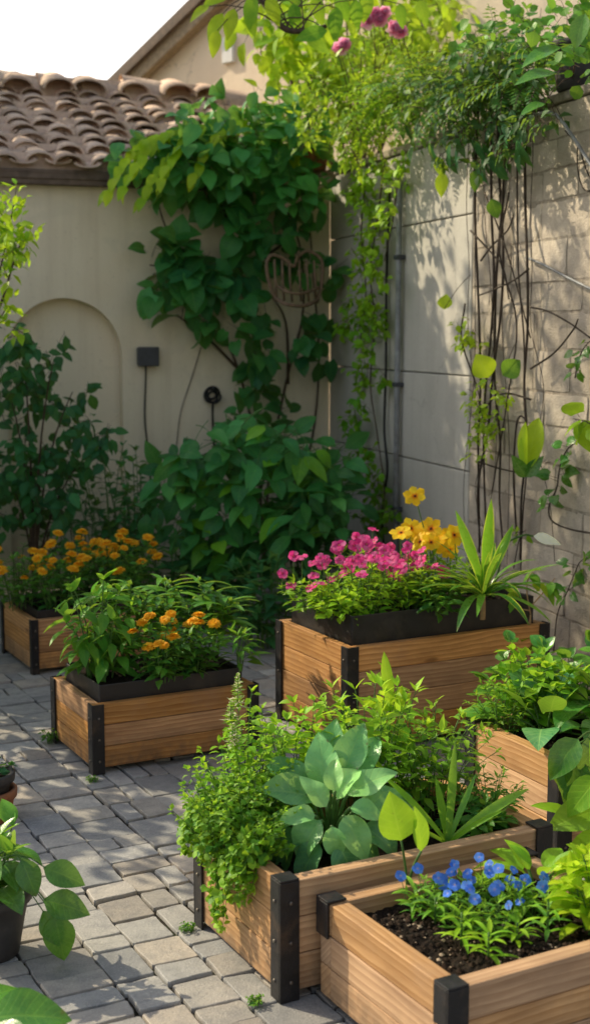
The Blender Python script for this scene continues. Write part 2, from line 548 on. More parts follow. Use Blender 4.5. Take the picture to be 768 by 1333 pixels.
def tube(mb, pts, r0, r1=None, sides=6, m=0, tint=(0.5, 1, 0.5), cap=True):
    r1 = r0 if r1 is None else r1
    n = len(pts)
    rings = []
    s = None
    for i, p in enumerate(pts):
        d = (pts[min(i + 1, n - 1)] - pts[max(i - 1, 0)])
        d = d.normalized() if d.length > 1e-9 else V((0, 0, 1))
        if s is None:
            s, q = perp(d)
        else:
            s = (s - d * s.dot(d))
            s = s.normalized() if s.length > 1e-6 else perp(d)[0]
            q = s.cross(d)
        r = r0 + (r1 - r0) * i / max(1, n - 1)
        rings.append([mb.vert(p + (s * math.cos(2 * PI * k / sides) + q * math.sin(2 * PI * k / sides)) * r, tint) for k in range(sides)])
    for i in range(n - 1):
        for k in range(sides):
            k2 = (k + 1) % sides
            mb.face([rings[i][k], rings[i][k2], rings[i + 1][k2], rings[i + 1][k]],
                    [(k / sides, i / n), ((k + 1) / sides, i / n), ((k + 1) / sides, (i + 1) / n), (k / sides, (i + 1) / n)], m)
    if cap:
        mb.face(rings[0][::-1], None, m)
        mb.face(rings[-1], None, m)


def bez(a, b, c, n=6):
    return [a * (1 - t) ** 2 + b * 2 * t * (1 - t) + c * t * t for t in [i / n for i in range(n + 1)]]


def smooth_path(pts, k=4):               # Catmull-Rom through the points
    P = [pts[0] * 2 - pts[1]] + list(pts) + [pts[-1] * 2 - pts[-2]]
    out = []
    for i in range(1, len(P) - 2):
        for j in range(k):
            t = j / k
            a, b, c, d = P[i - 1], P[i], P[i + 1], P[i + 2]
            out.append(0.5 * ((2 * b) + (c - a) * t + (2 * a - 5 * b + 4 * c - d) * t * t + (3 * b - a - 3 * c + d) * t ** 3))
    out.append(P[-2])
    return out


def box(mb, lo, hi, Mx=None, axis=0, m=0, tint=None):
    t = tint or (R.random(), R.uniform(0.72, 1.14), R.random())
    Mx = Mx or Matrix()
    ou, ov = R.uniform(0, 30), R.uniform(0, 30)
    cs = [V((x, y, z)) for x in (lo[0], hi[0]) for y in (lo[1], hi[1]) for z in (lo[2], hi[2])]
    ids = [mb.vert(Mx @ c, t) for c in cs]
    o2 = [a for a in range(3) if a != axis]
    for q in ((0, 1, 3, 2), (4, 6, 7, 5), (0, 4, 5, 1), (2, 3, 7, 6), (0, 2, 6, 4), (1, 5, 7, 3)):
        mb.face([ids[k] for k in q], [(cs[k][axis] + ou, cs[k][o2[0]] + cs[k][o2[1]] + ov) for k in q], m)


# ------------------------------------------------------------------ leaves
def _p(f, n=40):
    return f


PROF = {
    'ovate': lambda t: max(0.0, math.sin(PI * min(1, t) ** 0.72)) ** 0.9,
    'heart': lambda t: (0.62 + 1.75 * t if t < 0.2 else (0.97 + 0.03 * math.sin((t - 0.2) * 20) if t < 0.3 else max(0.0, math.cos((t - 0.3) / 0.7 * PI / 2)) ** 0.95)),
    'lance': lambda t: max(0.0, math.sin(PI * t ** 0.62)) ** 1.1,
    'strap': lambda t: (0.55 + 0.9 * t if t < 0.5 else max(0.0, 1 - ((t - 0.5) / 0.5) ** 2.2)),
    'round': lambda t: max(0.0, math.sin(PI * t ** 0.85)) ** 0.55,
    'paddle': lambda t: max(0.0, math.sin(PI * t ** 0.95)) ** 0.65,
    'petal': lambda t: (0.25 + 0.75 * math.sin(PI / 2 * min(1, t / 0.7))) if t < 0.7 else max(0.0, 1 - ((t - 0.7) / 0.3) ** 2) ** 0.5 * 0.999,
}


def leaf(mb, p, d, n, L, W, prof='ovate', bend=0.5, fold=0.25, wave=0.0, tint=(0.5, 1, 0.5), segs=4, half=1, m=0, twist=0.0, back=0.0):
    f = PROF[prof]
    d = d.normalized()
    n = (n - d * n.dot(d))
    n = n.normalized() if n.length > 1e-6 else perp(d)[1]
    s = d.cross(n)
    pos = V(p)
    step = L / segs
    rows = []
    ph = R.uniform(0, 6.28)
    for i in range(segs + 1):
        t = i / segs
        a = bend * t
        dd = d * math.cos(a) - n * math.sin(a)
        nn = n * math.cos(a) + d * math.sin(a)
        if i:
            pos = pos + dd * step
        tw = twist * t
        ss = s * math.cos(tw) + nn * math.sin(tw)
        hw = 0.5 * W * max(0.015, f(t))
        row = []
        for k in range(-half, half + 1):
            e = k / half
            q = pos + ss * (hw * e) + nn * (fold * hw * abs(e) ** 1.3)
            if wave:
                q = q + nn * (wave * hw * abs(e) * math.sin(ph + t * 9 + (1.5 if e > 0 else 0)))
            if i == 0 and back:
                q = q - dd * (back * L * abs(e))
            row.append(mb.vert(q, tint))
        rows.append(row)
    w = 2 * half
    for i in range(segs):
        for k in range(w):
            mb.face([rows[i][k], rows[i][k + 1], rows[i + 1][k + 1], rows[i + 1][k]],
                    [(k / w, i / segs), ((k + 1) / w, i / segs), ((k + 1) / w, (i + 1) / segs), (k / w, (i + 1) / segs)], m)


def rv(s=1.0):
    return V((R.uniform(-s, s), R.uniform(-s, s), R.uniform(-s, s)))


UP = V((0, 0, 1))


def tnt(a, b, v0=0.8, v1=1.15):
    return (min(1, max(0, R.uniform(a, b))), R.uniform(v0, v1), R.random())


# ------------------------------------------------------------------ flowers: shared petal meshes
def flower_mesh(kind, seed):
    r = random.Random(seed)
    mb = MB()
    mc = MB()
    O = V((0, 0, 0))
    if kind == 'marigold':               # flat double pompon, radius 1
        for ring, (cnt, el, L) in enumerate(((11, 0.05, 1.0), (10, 0.35, 0.85), (8, 0.75, 0.66), (6, 1.1, 0.5))):
            for k in range(cnt):
                a = 2 * PI * (k + r.uniform(-.25, .25)) / cnt + ring
                e = el + r.uniform(-.15, .15)
                d = V((math.cos(a) * math.cos(e), math.sin(a) * math.cos(e), math.sin(e)))
                leaf(mb, O + UP * 0.08 * ring, d, UP, L * r.uniform(.85, 1.1), 0.55, 'petal', 0.5, -0.1, 0.25, (r.random(), r.uniform(.85, 1.1), .5), 3, 1)
    elif kind == 'petunia':              # five broad frilled lobes
        for k in range(5):
            a = 2 * PI * (k + r.uniform(-.1, .1)) / 5
            d = V((math.cos(a), math.sin(a), 0.45))
            leaf(mb, O, d, UP, 1.05, .95, 'petal', r.uniform(.2, .9), -0.08, 0.35, (r.random(), r.uniform(.85, 1.15), .5), 5, 2)
    elif kind == 'cosmos':
        for k in range(6):
            a = 2 * PI * (k + r.uniform(-.12, .12)) / 6
            d = V((math.cos(a), math.sin(a), r.uniform(.1, .35)))
            leaf(mb, O, d, UP, r.uniform(.9, 1.15), 0.72, 'petal', 0.35, 0.12, 0.12, (r.random(), r.uniform(.88, 1.1), .5), 4, 2)
    elif kind == 'viola':
        for k in range(5):
            a = 2 * PI * (k + r.uniform(-.1, .1)) / 5
            d = V((math.cos(a), math.sin(a), r.uniform(.0, .25)))
            leaf(mb, O, d, UP, r.uniform(.85, 1.1), .88, 'petal', 0.2, 0.05, 0.15, (r.random(), r.uniform(.85, 1.15), .5), 4, 2)
    elif kind == 'rose':
        for ring, (cnt, el, L) in enumerate(((9, -.1, 1.0), (9, 0.3, 0.9), (8, 0.7, 0.75), (6, 1.05, 0.6))):
            for k in range(cnt):
                a = 2 * PI * (k + r.uniform(-.3, .3)) / cnt + ring * 1.3
                e = el + r.uniform(-.25, .25)
                d = V((math.cos(a) * math.cos(e), math.sin(a) * math.cos(e), math.sin(e)))
                leaf(mb, O + UP * 0.1 * ring, d, UP, L * r.uniform(.8, 1.1), 0.7, 'petal', -0.5, 0.1, 0.35, (r.random(), r.uniform(.8, 1.15), .5), 3, 1)
    # the eye: a small dome
    rad = {'marigold': .18, 'petunia': .07, 'cosmos': .12, 'viola': .07, 'rose': .15}[kind]
    zz = {'marigold': .32, 'petunia': .08, 'cosmos': .06, 'viola': .06, 'rose': .4}[kind]
    prev = None
    for j in range(4):
        a = j / 3 * PI / 2
        ring = [mc.vert(V((rad * math.cos(a) * math.cos(b), rad * math.cos(a) * math.sin(b), zz + rad * .6 * math.sin(a)))) for b in [2 * PI * k / 8 for k in range(8)]]
        if prev:
            for k in range(8):
                mc.face([prev[k], prev[(k + 1) % 8], ring[(k + 1) % 8], ring[k]])
        prev = ring
    return mb, mc


FM = {}
for kind, pm, cm in (('marigold', 'marigold', 'marigold'), ('petunia', 'magenta', 'eye'), ('cosmos', 'yellow', 'disc'), ('viola', 'blue', 'eye'), ('rose', 'rose', 'rose')):
    for q in range(3):
        mb, mc = flower_mesh(kind, len(kind) * 31 + q)
        a = mb.build('petals', M[pm])
        b = mc.build('flower_center', M[cm])
        FM[kind, q] = (a.data, b.data)
        bpy.data.objects.remove(a)
        bpy.data.objects.remove(b)


# ------------------------------------------------------------------ a plant
class Plant:
    def __init__(s, name, label, cat, base, lm, sm='stem', group=None):
        s.root = thing(name, label, cat, base, group)
        s.b = V(base)
        s.fo, s.st = MB(), MB()
        s.lm, s.sm = lm, sm
        s.nfl = 0

    def twig(s, a, c, r=0.002, sag=0.0, sides=4, n=3):
        tube(s.st, bez(a, (a + c) / 2 + UP * sag, c, n), r, r * 0.7, sides, cap=False)

    def leaf(s, *a, **k):
        leaf(s.fo, *a, **k)

    def flower(s, kind, pos, d, size, centre=True):
        pd, cd = FM[kind, R.randrange(3)]
        o = bpy.data.objects.new('flower', pd)
        C.objects.link(o)
        o.parent = s.root
        o.location = V(pos) - s.b
        q = d.normalized().to_track_quat('Z', 'Y') @ V((0, 0, 1)).rotation_difference(V((0, 0, 1)))
        o.rotation_mode = 'QUATERNION'
        from mathutils import Quaternion
        o.rotation_quaternion = q @ Quaternion((0, 0, 1), R.uniform(0, 6.28))
        o.scale = (size, size, size * R.uniform(0.8, 1.1) * (.62 if kind == 'marigold' else 1))
        if centre:
            c = bpy.data.objects.new('flower_center', cd)
            C.objects.link(c)
            c.parent = o
        s.nfl += 1

    def done(s):
        lm = s.lm if isinstance(s.lm, (list, tuple)) else [s.lm]
        if s.st.f:
            s.st.build('stem', M[s.sm], s.root)
        if s.fo.f:
            s.fo.build('foliage', [M[x] for x in lm], s.root)
        return s


def grow_bush(P, n=8, h=0.3, r=0.2, L=0.06, W=0.03, prof='ovate', per=9, bend=0.6, fold=0.3, lime=(0.2, 0.5), tip=(0.5, 0.9),
              rs=0.003, t0=0.25, pet=0.3, segs=3, half=1, spread0=0.3, elev=0.25, flop=0.35, back=0.0, wave=0.0, centre=None, tipn=3, hv=(0.7, 1.05)):
    tips = []
    for k in range(n):
        az = 2.399963 * k + R.uniform(-.4, .4)
        rho = math.sqrt((k + 0.5) / n) * R.uniform(0.8, 1.1)
        o = V((math.cos(az), math.sin(az), 0))
        a = P.b + o * (r * spread0 * rho) + (centre or V((0, 0, 0)))
        hh = h * (1 - flop * rho * rho) * R.uniform(*hv)
        e = P.b + (centre or V((0, 0, 0))) + o * r * rho + UP * hh + rv(0.02 * h)
        mid = a + UP * hh * 0.65 + o * r * rho * 0.15 + rv(0.06 * h)
        path = bez(a, mid, e, 6)
        tube(P.st, path, rs, rs * 0.45, 5, cap=False)
        for j in range(per):
            t = t0 + (1 - t0) * (j + R.uniform(0, .8)) / per
            q = a * (1 - t) ** 2 + mid * 2 * t * (1 - t) + e * t * t
            la = az + 2.4 * j + R.uniform(-.5, .5)
            d = V((math.cos(la), math.sin(la), 0)) + o * 0.35 * rho
            d = d.normalized() * math.cos(elev) + UP * (math.sin(elev) + R.uniform(-.35, .3))
            sz = R.uniform(.75, 1.15) * (1.0 - 0.35 * max(0, t - .6) / .4)
            q2 = q + d.normalized() * L * pet * sz
            if pet > 0.1:
                tube(P.st, [q, q2], rs * 0.4, rs * 0.35, 3, cap=False)
            lm = lime[0] + (lime[1] - lime[0]) * t
            P.leaf(q2, d, UP + rv(.45), L * sz, W * sz, prof, R.uniform(bend * .5, bend * 1.4), fold, wave, tnt(lm - .15, lm + .15), segs, half, back=back)
        d0 = (e - mid).normalized()
        for j in range(tipn):
            la = R.uniform(0, 6.28)
            d = d0 * 0.8 + V((math.cos(la), math.sin(la), 0.2)) * 0.7
            sz = R.uniform(.4, .75)
            P.leaf(e, d, UP + rv(.4) - o * .3, L * sz, W * sz, prof, bend * .5, fold, wave, tnt(tip[0], tip[1], .95, 1.2), segs, half, back=back)
        tips.append((e, d0))
    return tips


def grow_rosette(P, n=10, L=0.18, W=0.1, prof='ovate', pet=0.08, el=(0.3, 1.3), bend=(0.5, 1.3), fold=0.25, lime=(0.2, 0.6), wave=0.1, segs=7, half=2,
                 rs=0.004, ctr=0.015, mats=1, back=0.0, twist=0.0, az0=0.0, azr=2 * PI, droop=0.0):
    for k in range(n):
        f = (k + .5) / n
        az = az0 + (2.399963 * k + R.uniform(-.3, .3)) % azr
        e = el[1] + (el[0] - el[1]) * f + R.uniform(-.12, .12)
        o = V((math.cos(az), math.sin(az), 0))
        a = P.b + o * ctr * R.uniform(.3, 1)
        d = o * math.cos(e) + UP * math.sin(e)
        sz = R.uniform(.8, 1.1) * (0.65 + 0.45 * f)
        if pet > 0:
            q = a + d * pet * sz * R.uniform(.8, 1.2) + UP * pet * 0.25
            tube(P.st, bez(a, a + (UP * .7 + d * .3) * pet * .6, q, 4), rs, rs * .7, 5, cap=False)
        else:
            q = a
        nn = UP * math.cos(e) - o * math.sin(e)
        P.leaf(q, (d + o * droop), nn + rv(.15), L * sz, W * sz, prof, R.uniform(*bend), fold, wave, tnt(*lime), segs, half, m=R.randrange(mats), back=back, twist=R.uniform(-twist, twist))


def grow_frond(P, a, d, L, n=14, pl=0.05, pw=0.012, bend=1.0, lime=(0.1, 0.4), side=None):
    d = d.normalized()
    s = d.cross(UP)
    s = s.normalized() if s.length > 1e-3 else V((1, 0, 0))
    nn = s.cross(d).normalized()
    pts, p = [], V(a)
    for i in range(n + 1):
        t = i / n
        an = bend * t
        dd = d * math.cos(an) - nn * math.sin(an)
        up = nn * math.cos(an) + d * math.sin(an)
        pts.append(p)
        if i > 1:
            k = math.sin(PI * min(1, t * .93 + .07) ** .7) + .12
            for sg in (-1, 1):
                P.leaf(p, s * sg * .85 + dd * .55 + rv(.15), up + rv(.25), pl * k * R.uniform(.8, 1.15), pw, 'lance', R.uniform(.1, .6), .15, 0, tnt(*lime), 2, 1)
        p = p + dd * L / n
    tube(P.st, pts, 0.0022, 0.0008, 3, cap=False)


def in_poly(x, y, poly):
    c = False
    j = len(poly) - 1
    for i in range(len(poly)):
        xi, yi = poly[i]
        xj, yj = poly[j]
        if (yi > y) != (yj > y) and x < (xj - xi) * (y - yi) / (yj - yi) + xi:
            c = not c
        j = i
    return c


def samp(poly):
    xs = [p[0] for p in poly]
    ys = [p[1] for p in poly]
    while True:
        x, y = R.uniform(min(xs), max(xs)), R.uniform(min(ys), max(ys))
        if in_poly(x, y, poly):
            return x, y


def grow_cloud(P, poly, nclust, per, place, L, W, prof='ovate', out=V((0, -1, 0)), lime=None, clump=0.12, bend=0.6, fold=0.25, segs=4, half=1, back=0.0, hang=0.5,
               wave=0.05, tw=0.0022, limef=None, vr=(.8, 1.15)):
    """clusters of leaves on short twigs in a region; place(x, y) gives a point in the garden"""
    for k in range(nclust):
        x, y = samp(poly)
        c = place(x, y)
        root = c + rv(.5) * clump - UP * clump * .5
        dv = (out * R.uniform(.2, .8) + rv(.8) + UP * R.uniform(-.2, .5)).normalized()
        tip = c + dv * clump
        tube(P.st, bez(root, c, tip, 3), tw, tw * .6, 4, cap=False)
        for j in range(per):
            t = (j + .5) / per
            q = root.lerp(tip, t) + rv(.25) * clump
            d = (rv(1) + out * .5 - UP * hang).normalized()
            sz = R.uniform(.65, 1.15)
            q2 = q + d * L * .3
            tube(P.st, [q, q2], tw * .5, tw * .4, 3, cap=False)
            nn = UP * .75 + out * .65 + rv(.5)
            li = limef(x, y) if limef else lime
            P.leaf(q2, d, nn, L * sz, W * sz, prof, R.uniform(bend * .4, bend * 1.5), fold, wave, tnt(*li, *vr), segs, half, back=back)


# ================================================================== the setting
TH = math.radians(18)
E1 = V((math.cos(TH), math.sin(TH), 0))          # along the back wall, to the right
E2 = V((-math.sin(TH), math.cos(TH), 0))         # along the right wall, away
P0 = at(0, 775, 0)
NB, NR = -E2, -E1                                # faces of the two walls
# the corner of the two walls is seen at x = 428
dC = ray(428, 700)
k = dC.x / dC.y
tC = (k * P0.y - P0.x) / (E1.x - k * E1.y)
CORN = P0 + E1 * tC
WALL_H = 2.56


def backw(px, py, off=0.0):
    return on_plane(px, py, CORN + NB * off, NB)


def rightw(px, py, off=0.0):
    return on_plane(px, py, CORN + NR * off, NR)


def wallM(origin, ax, nrm):              # local x along the wall, y out of it, z up
    m = Matrix.Identity(4)
    for r in range(3):
        m[r][0], m[r][1], m[r][2], m[r][3] = ax[r], nrm[r], UP[r], origin[r]
    return m


# ground: one sheet to the horizon
mb = MB()
g = 60
ids = [mb.vert((x, y, -0.014)) for x, y in ((-g, -g), (g, -g), (g, g), (-g, g))]
mb.face(ids)
tag(mb.build('ground', M['joint']), 'dark soil under and between the paving stones', None, None, 'structure')

# paving: irregular stones in strips turned with the planters
PT = math.radians(27.5)
PA, PB = V((-math.sin(PT), math.cos(PT), 0)), V((math.cos(PT), math.sin(PT), 0))
PO = at(200, 1333, 0)
mb = MB()


def stone(a0, a1, b0, b1):
    gap = R.uniform(0.0026, 0.0046)
    a0, a1, b0, b1 = a0 + gap, a1 - gap, b0 + gap, b1 - gap
    if a1 - a0 < .03 or b1 - b0 < .03:
        return
    ctr = PO + PA * (a0 + a1) / 2 + PB * (b0 + b1) / 2
    if not (-3.2 < ctr.x < 2.2 and 1.6 < ctr.y < 9.2) or (ctr - CORN).dot(NB) < .05 or (ctr - CORN).dot(NR) < .05:
        return
    tx, ty, hz = R.gauss(0, .01), R.gauss(0, .01), R.gauss(0, .0022)
    tint = (R.random(), R.uniform(.78, 1.12), R.random())
    corners = [(a0, b0), (a1, b0), (a1, b1), (a0, b1)]
    corners = [(a + R.gauss(0, .0025), b + R.gauss(0, .0025)) for a, b in corners]
    out = []
    ca, cb = (a0 + a1) / 2, (b0 + b1) / 2
    for i in range(4):
        p, q = corners[i], corners[(i + 1) % 4]
        ln = math.dist(p, q)
        for t in (min(.08, .005 / ln), .33, .66, 1 - min(.08, .005 / ln)):
            j = .0016 if .1 < t < .9 else .0
            out.append((p[0] + (q[0] - p[0]) * t + R.gauss(0, j), p[1] + (q[1] - p[1]) * t + R.gauss(0, j)))
    rings = []
    for inset, dz in ((0.0, -0.03), (0.0, -0.007), (0.0012, -0.0012), (0.0035, 0.0)):
        ring = []
        for a, b in out:
            da, db = ca - a, cb - b
            l = math.hypot(da, db)
            a2, b2 = a + da / l * inset, b + db / l * inset
            z = hz + (a2 - ca) * tx + (b2 - cb) * ty + dz
            p = PO + PA * a2 + PB * b2
            z += .0016 * noise.noise(V((p.x * 14, p.y * 14, 0)))
            ring.append(mb.vert((p.x, p.y, z), tint))
        rings.append(ring)
    n = len(out)
    for r0, r1 in zip(rings, rings[1:]):
        for i in range(n):
            mb.face([r0[(i + 1) % n], r0[i], r1[i], r1[(i + 1) % n]])
    mb.face(rings[-1][::-1])


b = -3.4
while b < 4.2:
    wd = R.choice((.115, .13, .15, .17))
    a = -2.4 + R.uniform(0, .2)
    while a < 8:
        ln = R.choice((.085, .105, .125, .145, .17, .2))
        if wd > .14 and R.random() < .28:
            s1 = wd * R.uniform(.4, .6)
            stone(a, a + ln, b, b + s1)
            stone(a, a + ln, b + s1, b + wd)
        elif ln > .16 and R.random() < .3:
            s1 = ln * R.uniform(.4, .6)
            stone(a, a + s1, b, b + wd)
            stone(a + s1, a + ln, b, b + wd)
        else:
            stone(a, a + ln, b, b + wd)
        a += ln
    b += wd
tag(mb.build('paving', M['paver'], smooth=False), 'worn grey paving stones of mixed sizes', None, None, 'structure')

# ------------------------------------------------------------------ back building: wall with arched niche, tiled roof
bl = thing('garden_building', 'low plastered building with arched niche and clay tile roof', 'building', CORN - E1 * 2.5)
bx = lambda p: (p - CORN).dot(E1)
XL, XR = -4.6, 0.0
EAVE = backw(90, 240).z
nA, nB_ = bx(backw(10, 500)), bx(backw(160, 500))
nc, nr = (nA + nB_) / 2, (nB_ - nA) / 2
nz = backw(85, 388).z - nr
mb = MB()
WM = wallM(CORN, E1, NB)
D = 0.10


def wq(pts, m=0):
    mb.face([mb.vert(WM @ V(p)) for p in pts], None, m)


NSEG = 28
arc = [(nc - nr, 0.0)] + [(nc - nr * math.cos(PI * i / NSEG), nz + nr * math.sin(PI * i / NSEG)) for i in range(NSEG + 1)] + [(nc + nr, 0.0)]
wq([(XL, 0, 0), (nc - nr, 0, 0), (nc - nr, 0, EAVE), (XL, 0, EAVE)])
wq([(nc + nr, 0, 0), (XR, 0, 0), (XR, 0, EAVE), (nc + nr, 0, EAVE)])
for (x0, z0), (x1, z1) in zip(arc[1:-1], arc[2:-1]):
    wq([(x0, 0, z0), (x1, 0, z1), (x1, 0, EAVE), (x0, 0, EAVE)])
wq([(XL, -.3, 0), (XL, 0, 0), (XL, 0, EAVE), (XL, -.3, EAVE)])
wq([(XL, 0, EAVE), (XR + .3, 0, EAVE), (XR + .3, -.3, EAVE), (XL, -.3, EAVE)])
wall = mb.build('wall', M['plaster'], bl, smooth=False)
mb = MB()
for (x0, z0), (x1, z1) in zip(arc, arc[1:]):
    wq([(x0, 0, z0), (x0, -D, z0), (x1, -D, z1), (x1, 0, z1)])
mb.face([mb.vert(WM @ V((x, -D, z))) for x, z in arc])
mb.build('niche', M['plaster'], bl, smooth=False)
# roof: slope up and away from the eaves
SL = math.radians(22)
RUN = 1.75
OV = 0.09
rx = lambda u, s, h=0.0: WM @ V((u, OV - s * math.cos(SL) - h * math.sin(SL) * -0 , EAVE + 0.075 + s * math.sin(SL) + h * math.cos(SL)))
U0, U1 = -4.6, bx(backw(330, 240)) + .25
RLEN = RUN / math.cos(SL)
mb = MB()
wq2 = lambda pts: mb.face([mb.vert(p) for p in pts])
wq2([rx(U0, 0, -.02), rx(U1, 0, -.02), rx(U1, RLEN, -.02), rx(U0, RLEN, -.02)])
wq2([rx(U0, 0, -.02), rx(U0, RLEN, -.02), WM @ V((U0, -RUN, EAVE)), WM @ V((U0, 0, EAVE))])
mb.build('roof_deck', M['fascia'], bl, smooth=False)
mb = MB()
box(mb, (U0, .004, EAVE - .012), (U1, OV - .012, EAVE + .072), WM, 0)
box(mb, (U0, OV - .011, EAVE + .02), (U1, OV - .003, EAVE + .076), WM, 0)
mb.build('eaves_board', M['fascia'], bl, smooth=False, bevel=.006)
mb = MB()
PITCHT = .205
NT = 9
TL = RLEN / NT


def barrel(u, s0, s1, r0, r1, convex, zoff, lift0, thick=.013, segs=7):
    t = (R.random(), R.uniform(.72, 1.2), R.random())
    skew = R.uniform(-.012, .012)
    outr, inr = [], []
    for s, r, lf, du in ((s0, r0, lift0, 0), (s1, r1, zoff * .0, skew)):
        o, i_ = [], []
        for kq in range(segs + 1):
            an = PI * kq / segs
            c, h = math.cos(an), math.sin(an)
            if not convex:
                h = -h * .55
            o.append(mb.vert(rx(u + du + c * r, s, zoff + lf + h * r * .68), t))
            i_.append(mb.vert(rx(u + du + c * (r - thick), s, zoff + lf + h * (r - thick) * .68), t))
        outr.append(o)
        inr.append(i_)
    for kq in range(segs):
        mb.face([outr[0][kq], outr[0][kq + 1], outr[1][kq + 1], outr[1][kq]])
        mb.face([inr[0][kq + 1], inr[0][kq], inr[1][kq], inr[1][kq + 1]])
        mb.face([outr[0][kq + 1], outr[0][kq], inr[0][kq], inr[0][kq + 1]])
        mb.face([outr[1][kq], outr[1][kq + 1], inr[1][kq + 1], inr[1][kq]])


u = U0 + .1
while u < U1 - .05:
    off = R.uniform(-.02, .02)
    for kq in range(NT):
        j = R.gauss(0, .016)
        s0 = kq * TL + off + R.gauss(0, .028) - (.03 if kq == 0 else 0)
        barrel(u + j, s0, s0 + TL * 1.18, R.uniform(.082, .098), .066, True, .020, .010 + R.uniform(0, .016))
        barrel(u + PITCHT / 2 + j, s0 - .01, s0 + TL * 1.15, .085, .07, False, .05, .012)
    u += PITCHT * R.uniform(.96, 1.04)
mb.build('roof_tiles', M['tile'], bl)
mb = MB()
u = U0
while u < U1:                            # ridge: big half-round caps set along the top
    t = (R.random(), R.uniform(.7, 1.15), R.random())
    L, r = .30, R.uniform(.11, .135)
    prev = None
    lift = R.uniform(-.03, .03)
    for x, rr, lf in ((u, r, lift + .02), (u + L * 1.12, r * .84, lift)):
        ring = [mb.vert(rx(x, RLEN + math.cos(PI * q / 8) * rr * 1.05, .03 + lf + math.sin(PI * q / 8) * rr), t) for q in range(9)]
        if prev:
            for q in range(8):
                mb.face([prev[q + 1], prev[q], ring[q], ring[q + 1]])
        prev = ring
    mb.face(prev)
    u += L
mb.build('ridge_tiles', M['tile'], bl)
mb = MB()                                # upturned end tiles standing proud along the ridge
u = U0 + .1
while u < U1 - .1:
    r_ = R.uniform(.10, .135)
    barrel(u, RLEN - R.uniform(.2, .3), RLEN + .03, r_, r_ * .9, True, .07 + R.uniform(0, .03), .02)
    u += R.uniform(.2, .34)
mb.build('end_tiles', M['tile'], bl)
mb = MB()                                # mortar bedding: behind each row of tile ends and under the ridge
for kq in range(NT):
    s_ = kq * TL + .055
    wq2([rx(U0, s_, -.02), rx(U1, s_, -.02), rx(U1, s_ + .03, .075), rx(U0, s_ + .03, .075)])
wq2([rx(U0, RLEN - .10, -.02), rx(U1, RLEN - .10, -.02), rx(U1, RLEN - .04, .15), rx(U0, RLEN - .04, .15)])
mb.build('mortar_bed', M['tile'], bl, smooth=False)

# ------------------------------------------------------------------ right wall: rendered slabs then stone blocks
rs = lambda p: -(p - CORN).dot(E2)               # distance from the corner towards the viewer
RM = wallM(CORN, -E2, NR)
gw = thing('garden_wall', 'tall garden wall, grey rendered slabs then rough stone blocks', 'wall', CORN - E2 * 2)
S_SPLIT = rs(rightw(612, 450))
mb = MB()
zc = [0.0, rightw(560, 603).z, rightw(560, 486).z, rightw(560, 288).z, WALL_H]
for z0, z1 in zip(zc, zc[1:]):
    box(mb, (0.0, -.22, z0 + .003), (S_SPLIT - .004, 0.0 + R.uniform(-.003, .003), z1 - .003), RM, 0)
mb.build('rendered_slab', M['render'], gw, smooth=False, bevel=.006)
mb = MB()
box(mb, (S_SPLIT, -.22, 0), (6.2, -.006, WALL_H - .01), RM, 0)
mb.build('mortar_core', M['mortar'], gw, smooth=False)


def block(mb, s0, s1, z0, z1, Mx):
    t = (R.random(), R.uniform(.8, 1.14), R.random())
    y = R.uniform(-.003, .003)
    nx, nz_ = max(3, int((s1 - s0) / .05)), max(3, int((z1 - z0) / .05))
    o = R.uniform(0, 50)
    tl = R.gauss(0, .02), R.gauss(0, .02)
    g = [[None] * (nz_ + 1) for _ in range(nx + 1)]
    for i in range(nx + 1):
        for j in range(nz_ + 1):
            a, c = s0 + (s1 - s0) * i / nx, z0 + (z1 - z0) * j / nz_
            edge = i in (0, nx) or j in (0, nz_)
            h = y + .004 * noise.noise(V((a * 9 + o, c * 9, o))) + .0025 * noise.noise(V((a * 30 + o, c * 30, 0))) 
            if edge:
                h -= .003
                a += R.gauss(0, .002)
                c += R.gauss(0, .002)
            g[i][j] = mb.vert(Mx @ V((a, h, c)), t)
    for i in range(nx):
        for j in range(nz_):
            mb.face([g[i][j], g[i][j + 1], g[i + 1][j + 1], g[i + 1][j]])
    rim = [g[i][0] for i in range(nx)] + [g[nx][j] for j in range(nz_)] + [g[i][nz_] for i in range(nx, 0, -1)] + [g[0][j] for j in range(nz_, 0, -1)]
    bk = []
    for q in rim:
        p = V(mb.v[q])
        l = (p - CORN).dot(NR)
        bk.append(mb.vert(p - NR * (l + .03), t))
    rim = [mb.vert(mb.v[q], t) for q in rim]
    m_ = len(rim)
    for i in range(m_):
        mb.face([rim[i], rim[(i + 1) % m_], bk[(i + 1) % m_], bk[i]])


mb = MB()
z = 0.0
row = 0
while z < WALL_H - .06:
    h = R.choice((.13, .15, .165, .185))
    if z + h > WALL_H - .08:
        h = WALL_H - z
    s = S_SPLIT + .004
    first = True
    while s < 6.2:
        L = R.uniform(.22, .52) if not first else (R.uniform(.12, .45))
        first = False
        g_ = R.uniform(.004, .008)
        block(mb, s + g_, s + L - g_, z + g_, z + h - g_, RM)
        s += L
    z += h
mb.build('stone_blocks', M['block'], gw)
mb = MB()
box(mb, (-.1, -.25, WALL_H + .003), (6.2, .012, WALL_H + .045), RM, 0)
mb.build('coping', M['mortar'], gw, smooth=False, bevel=.008)

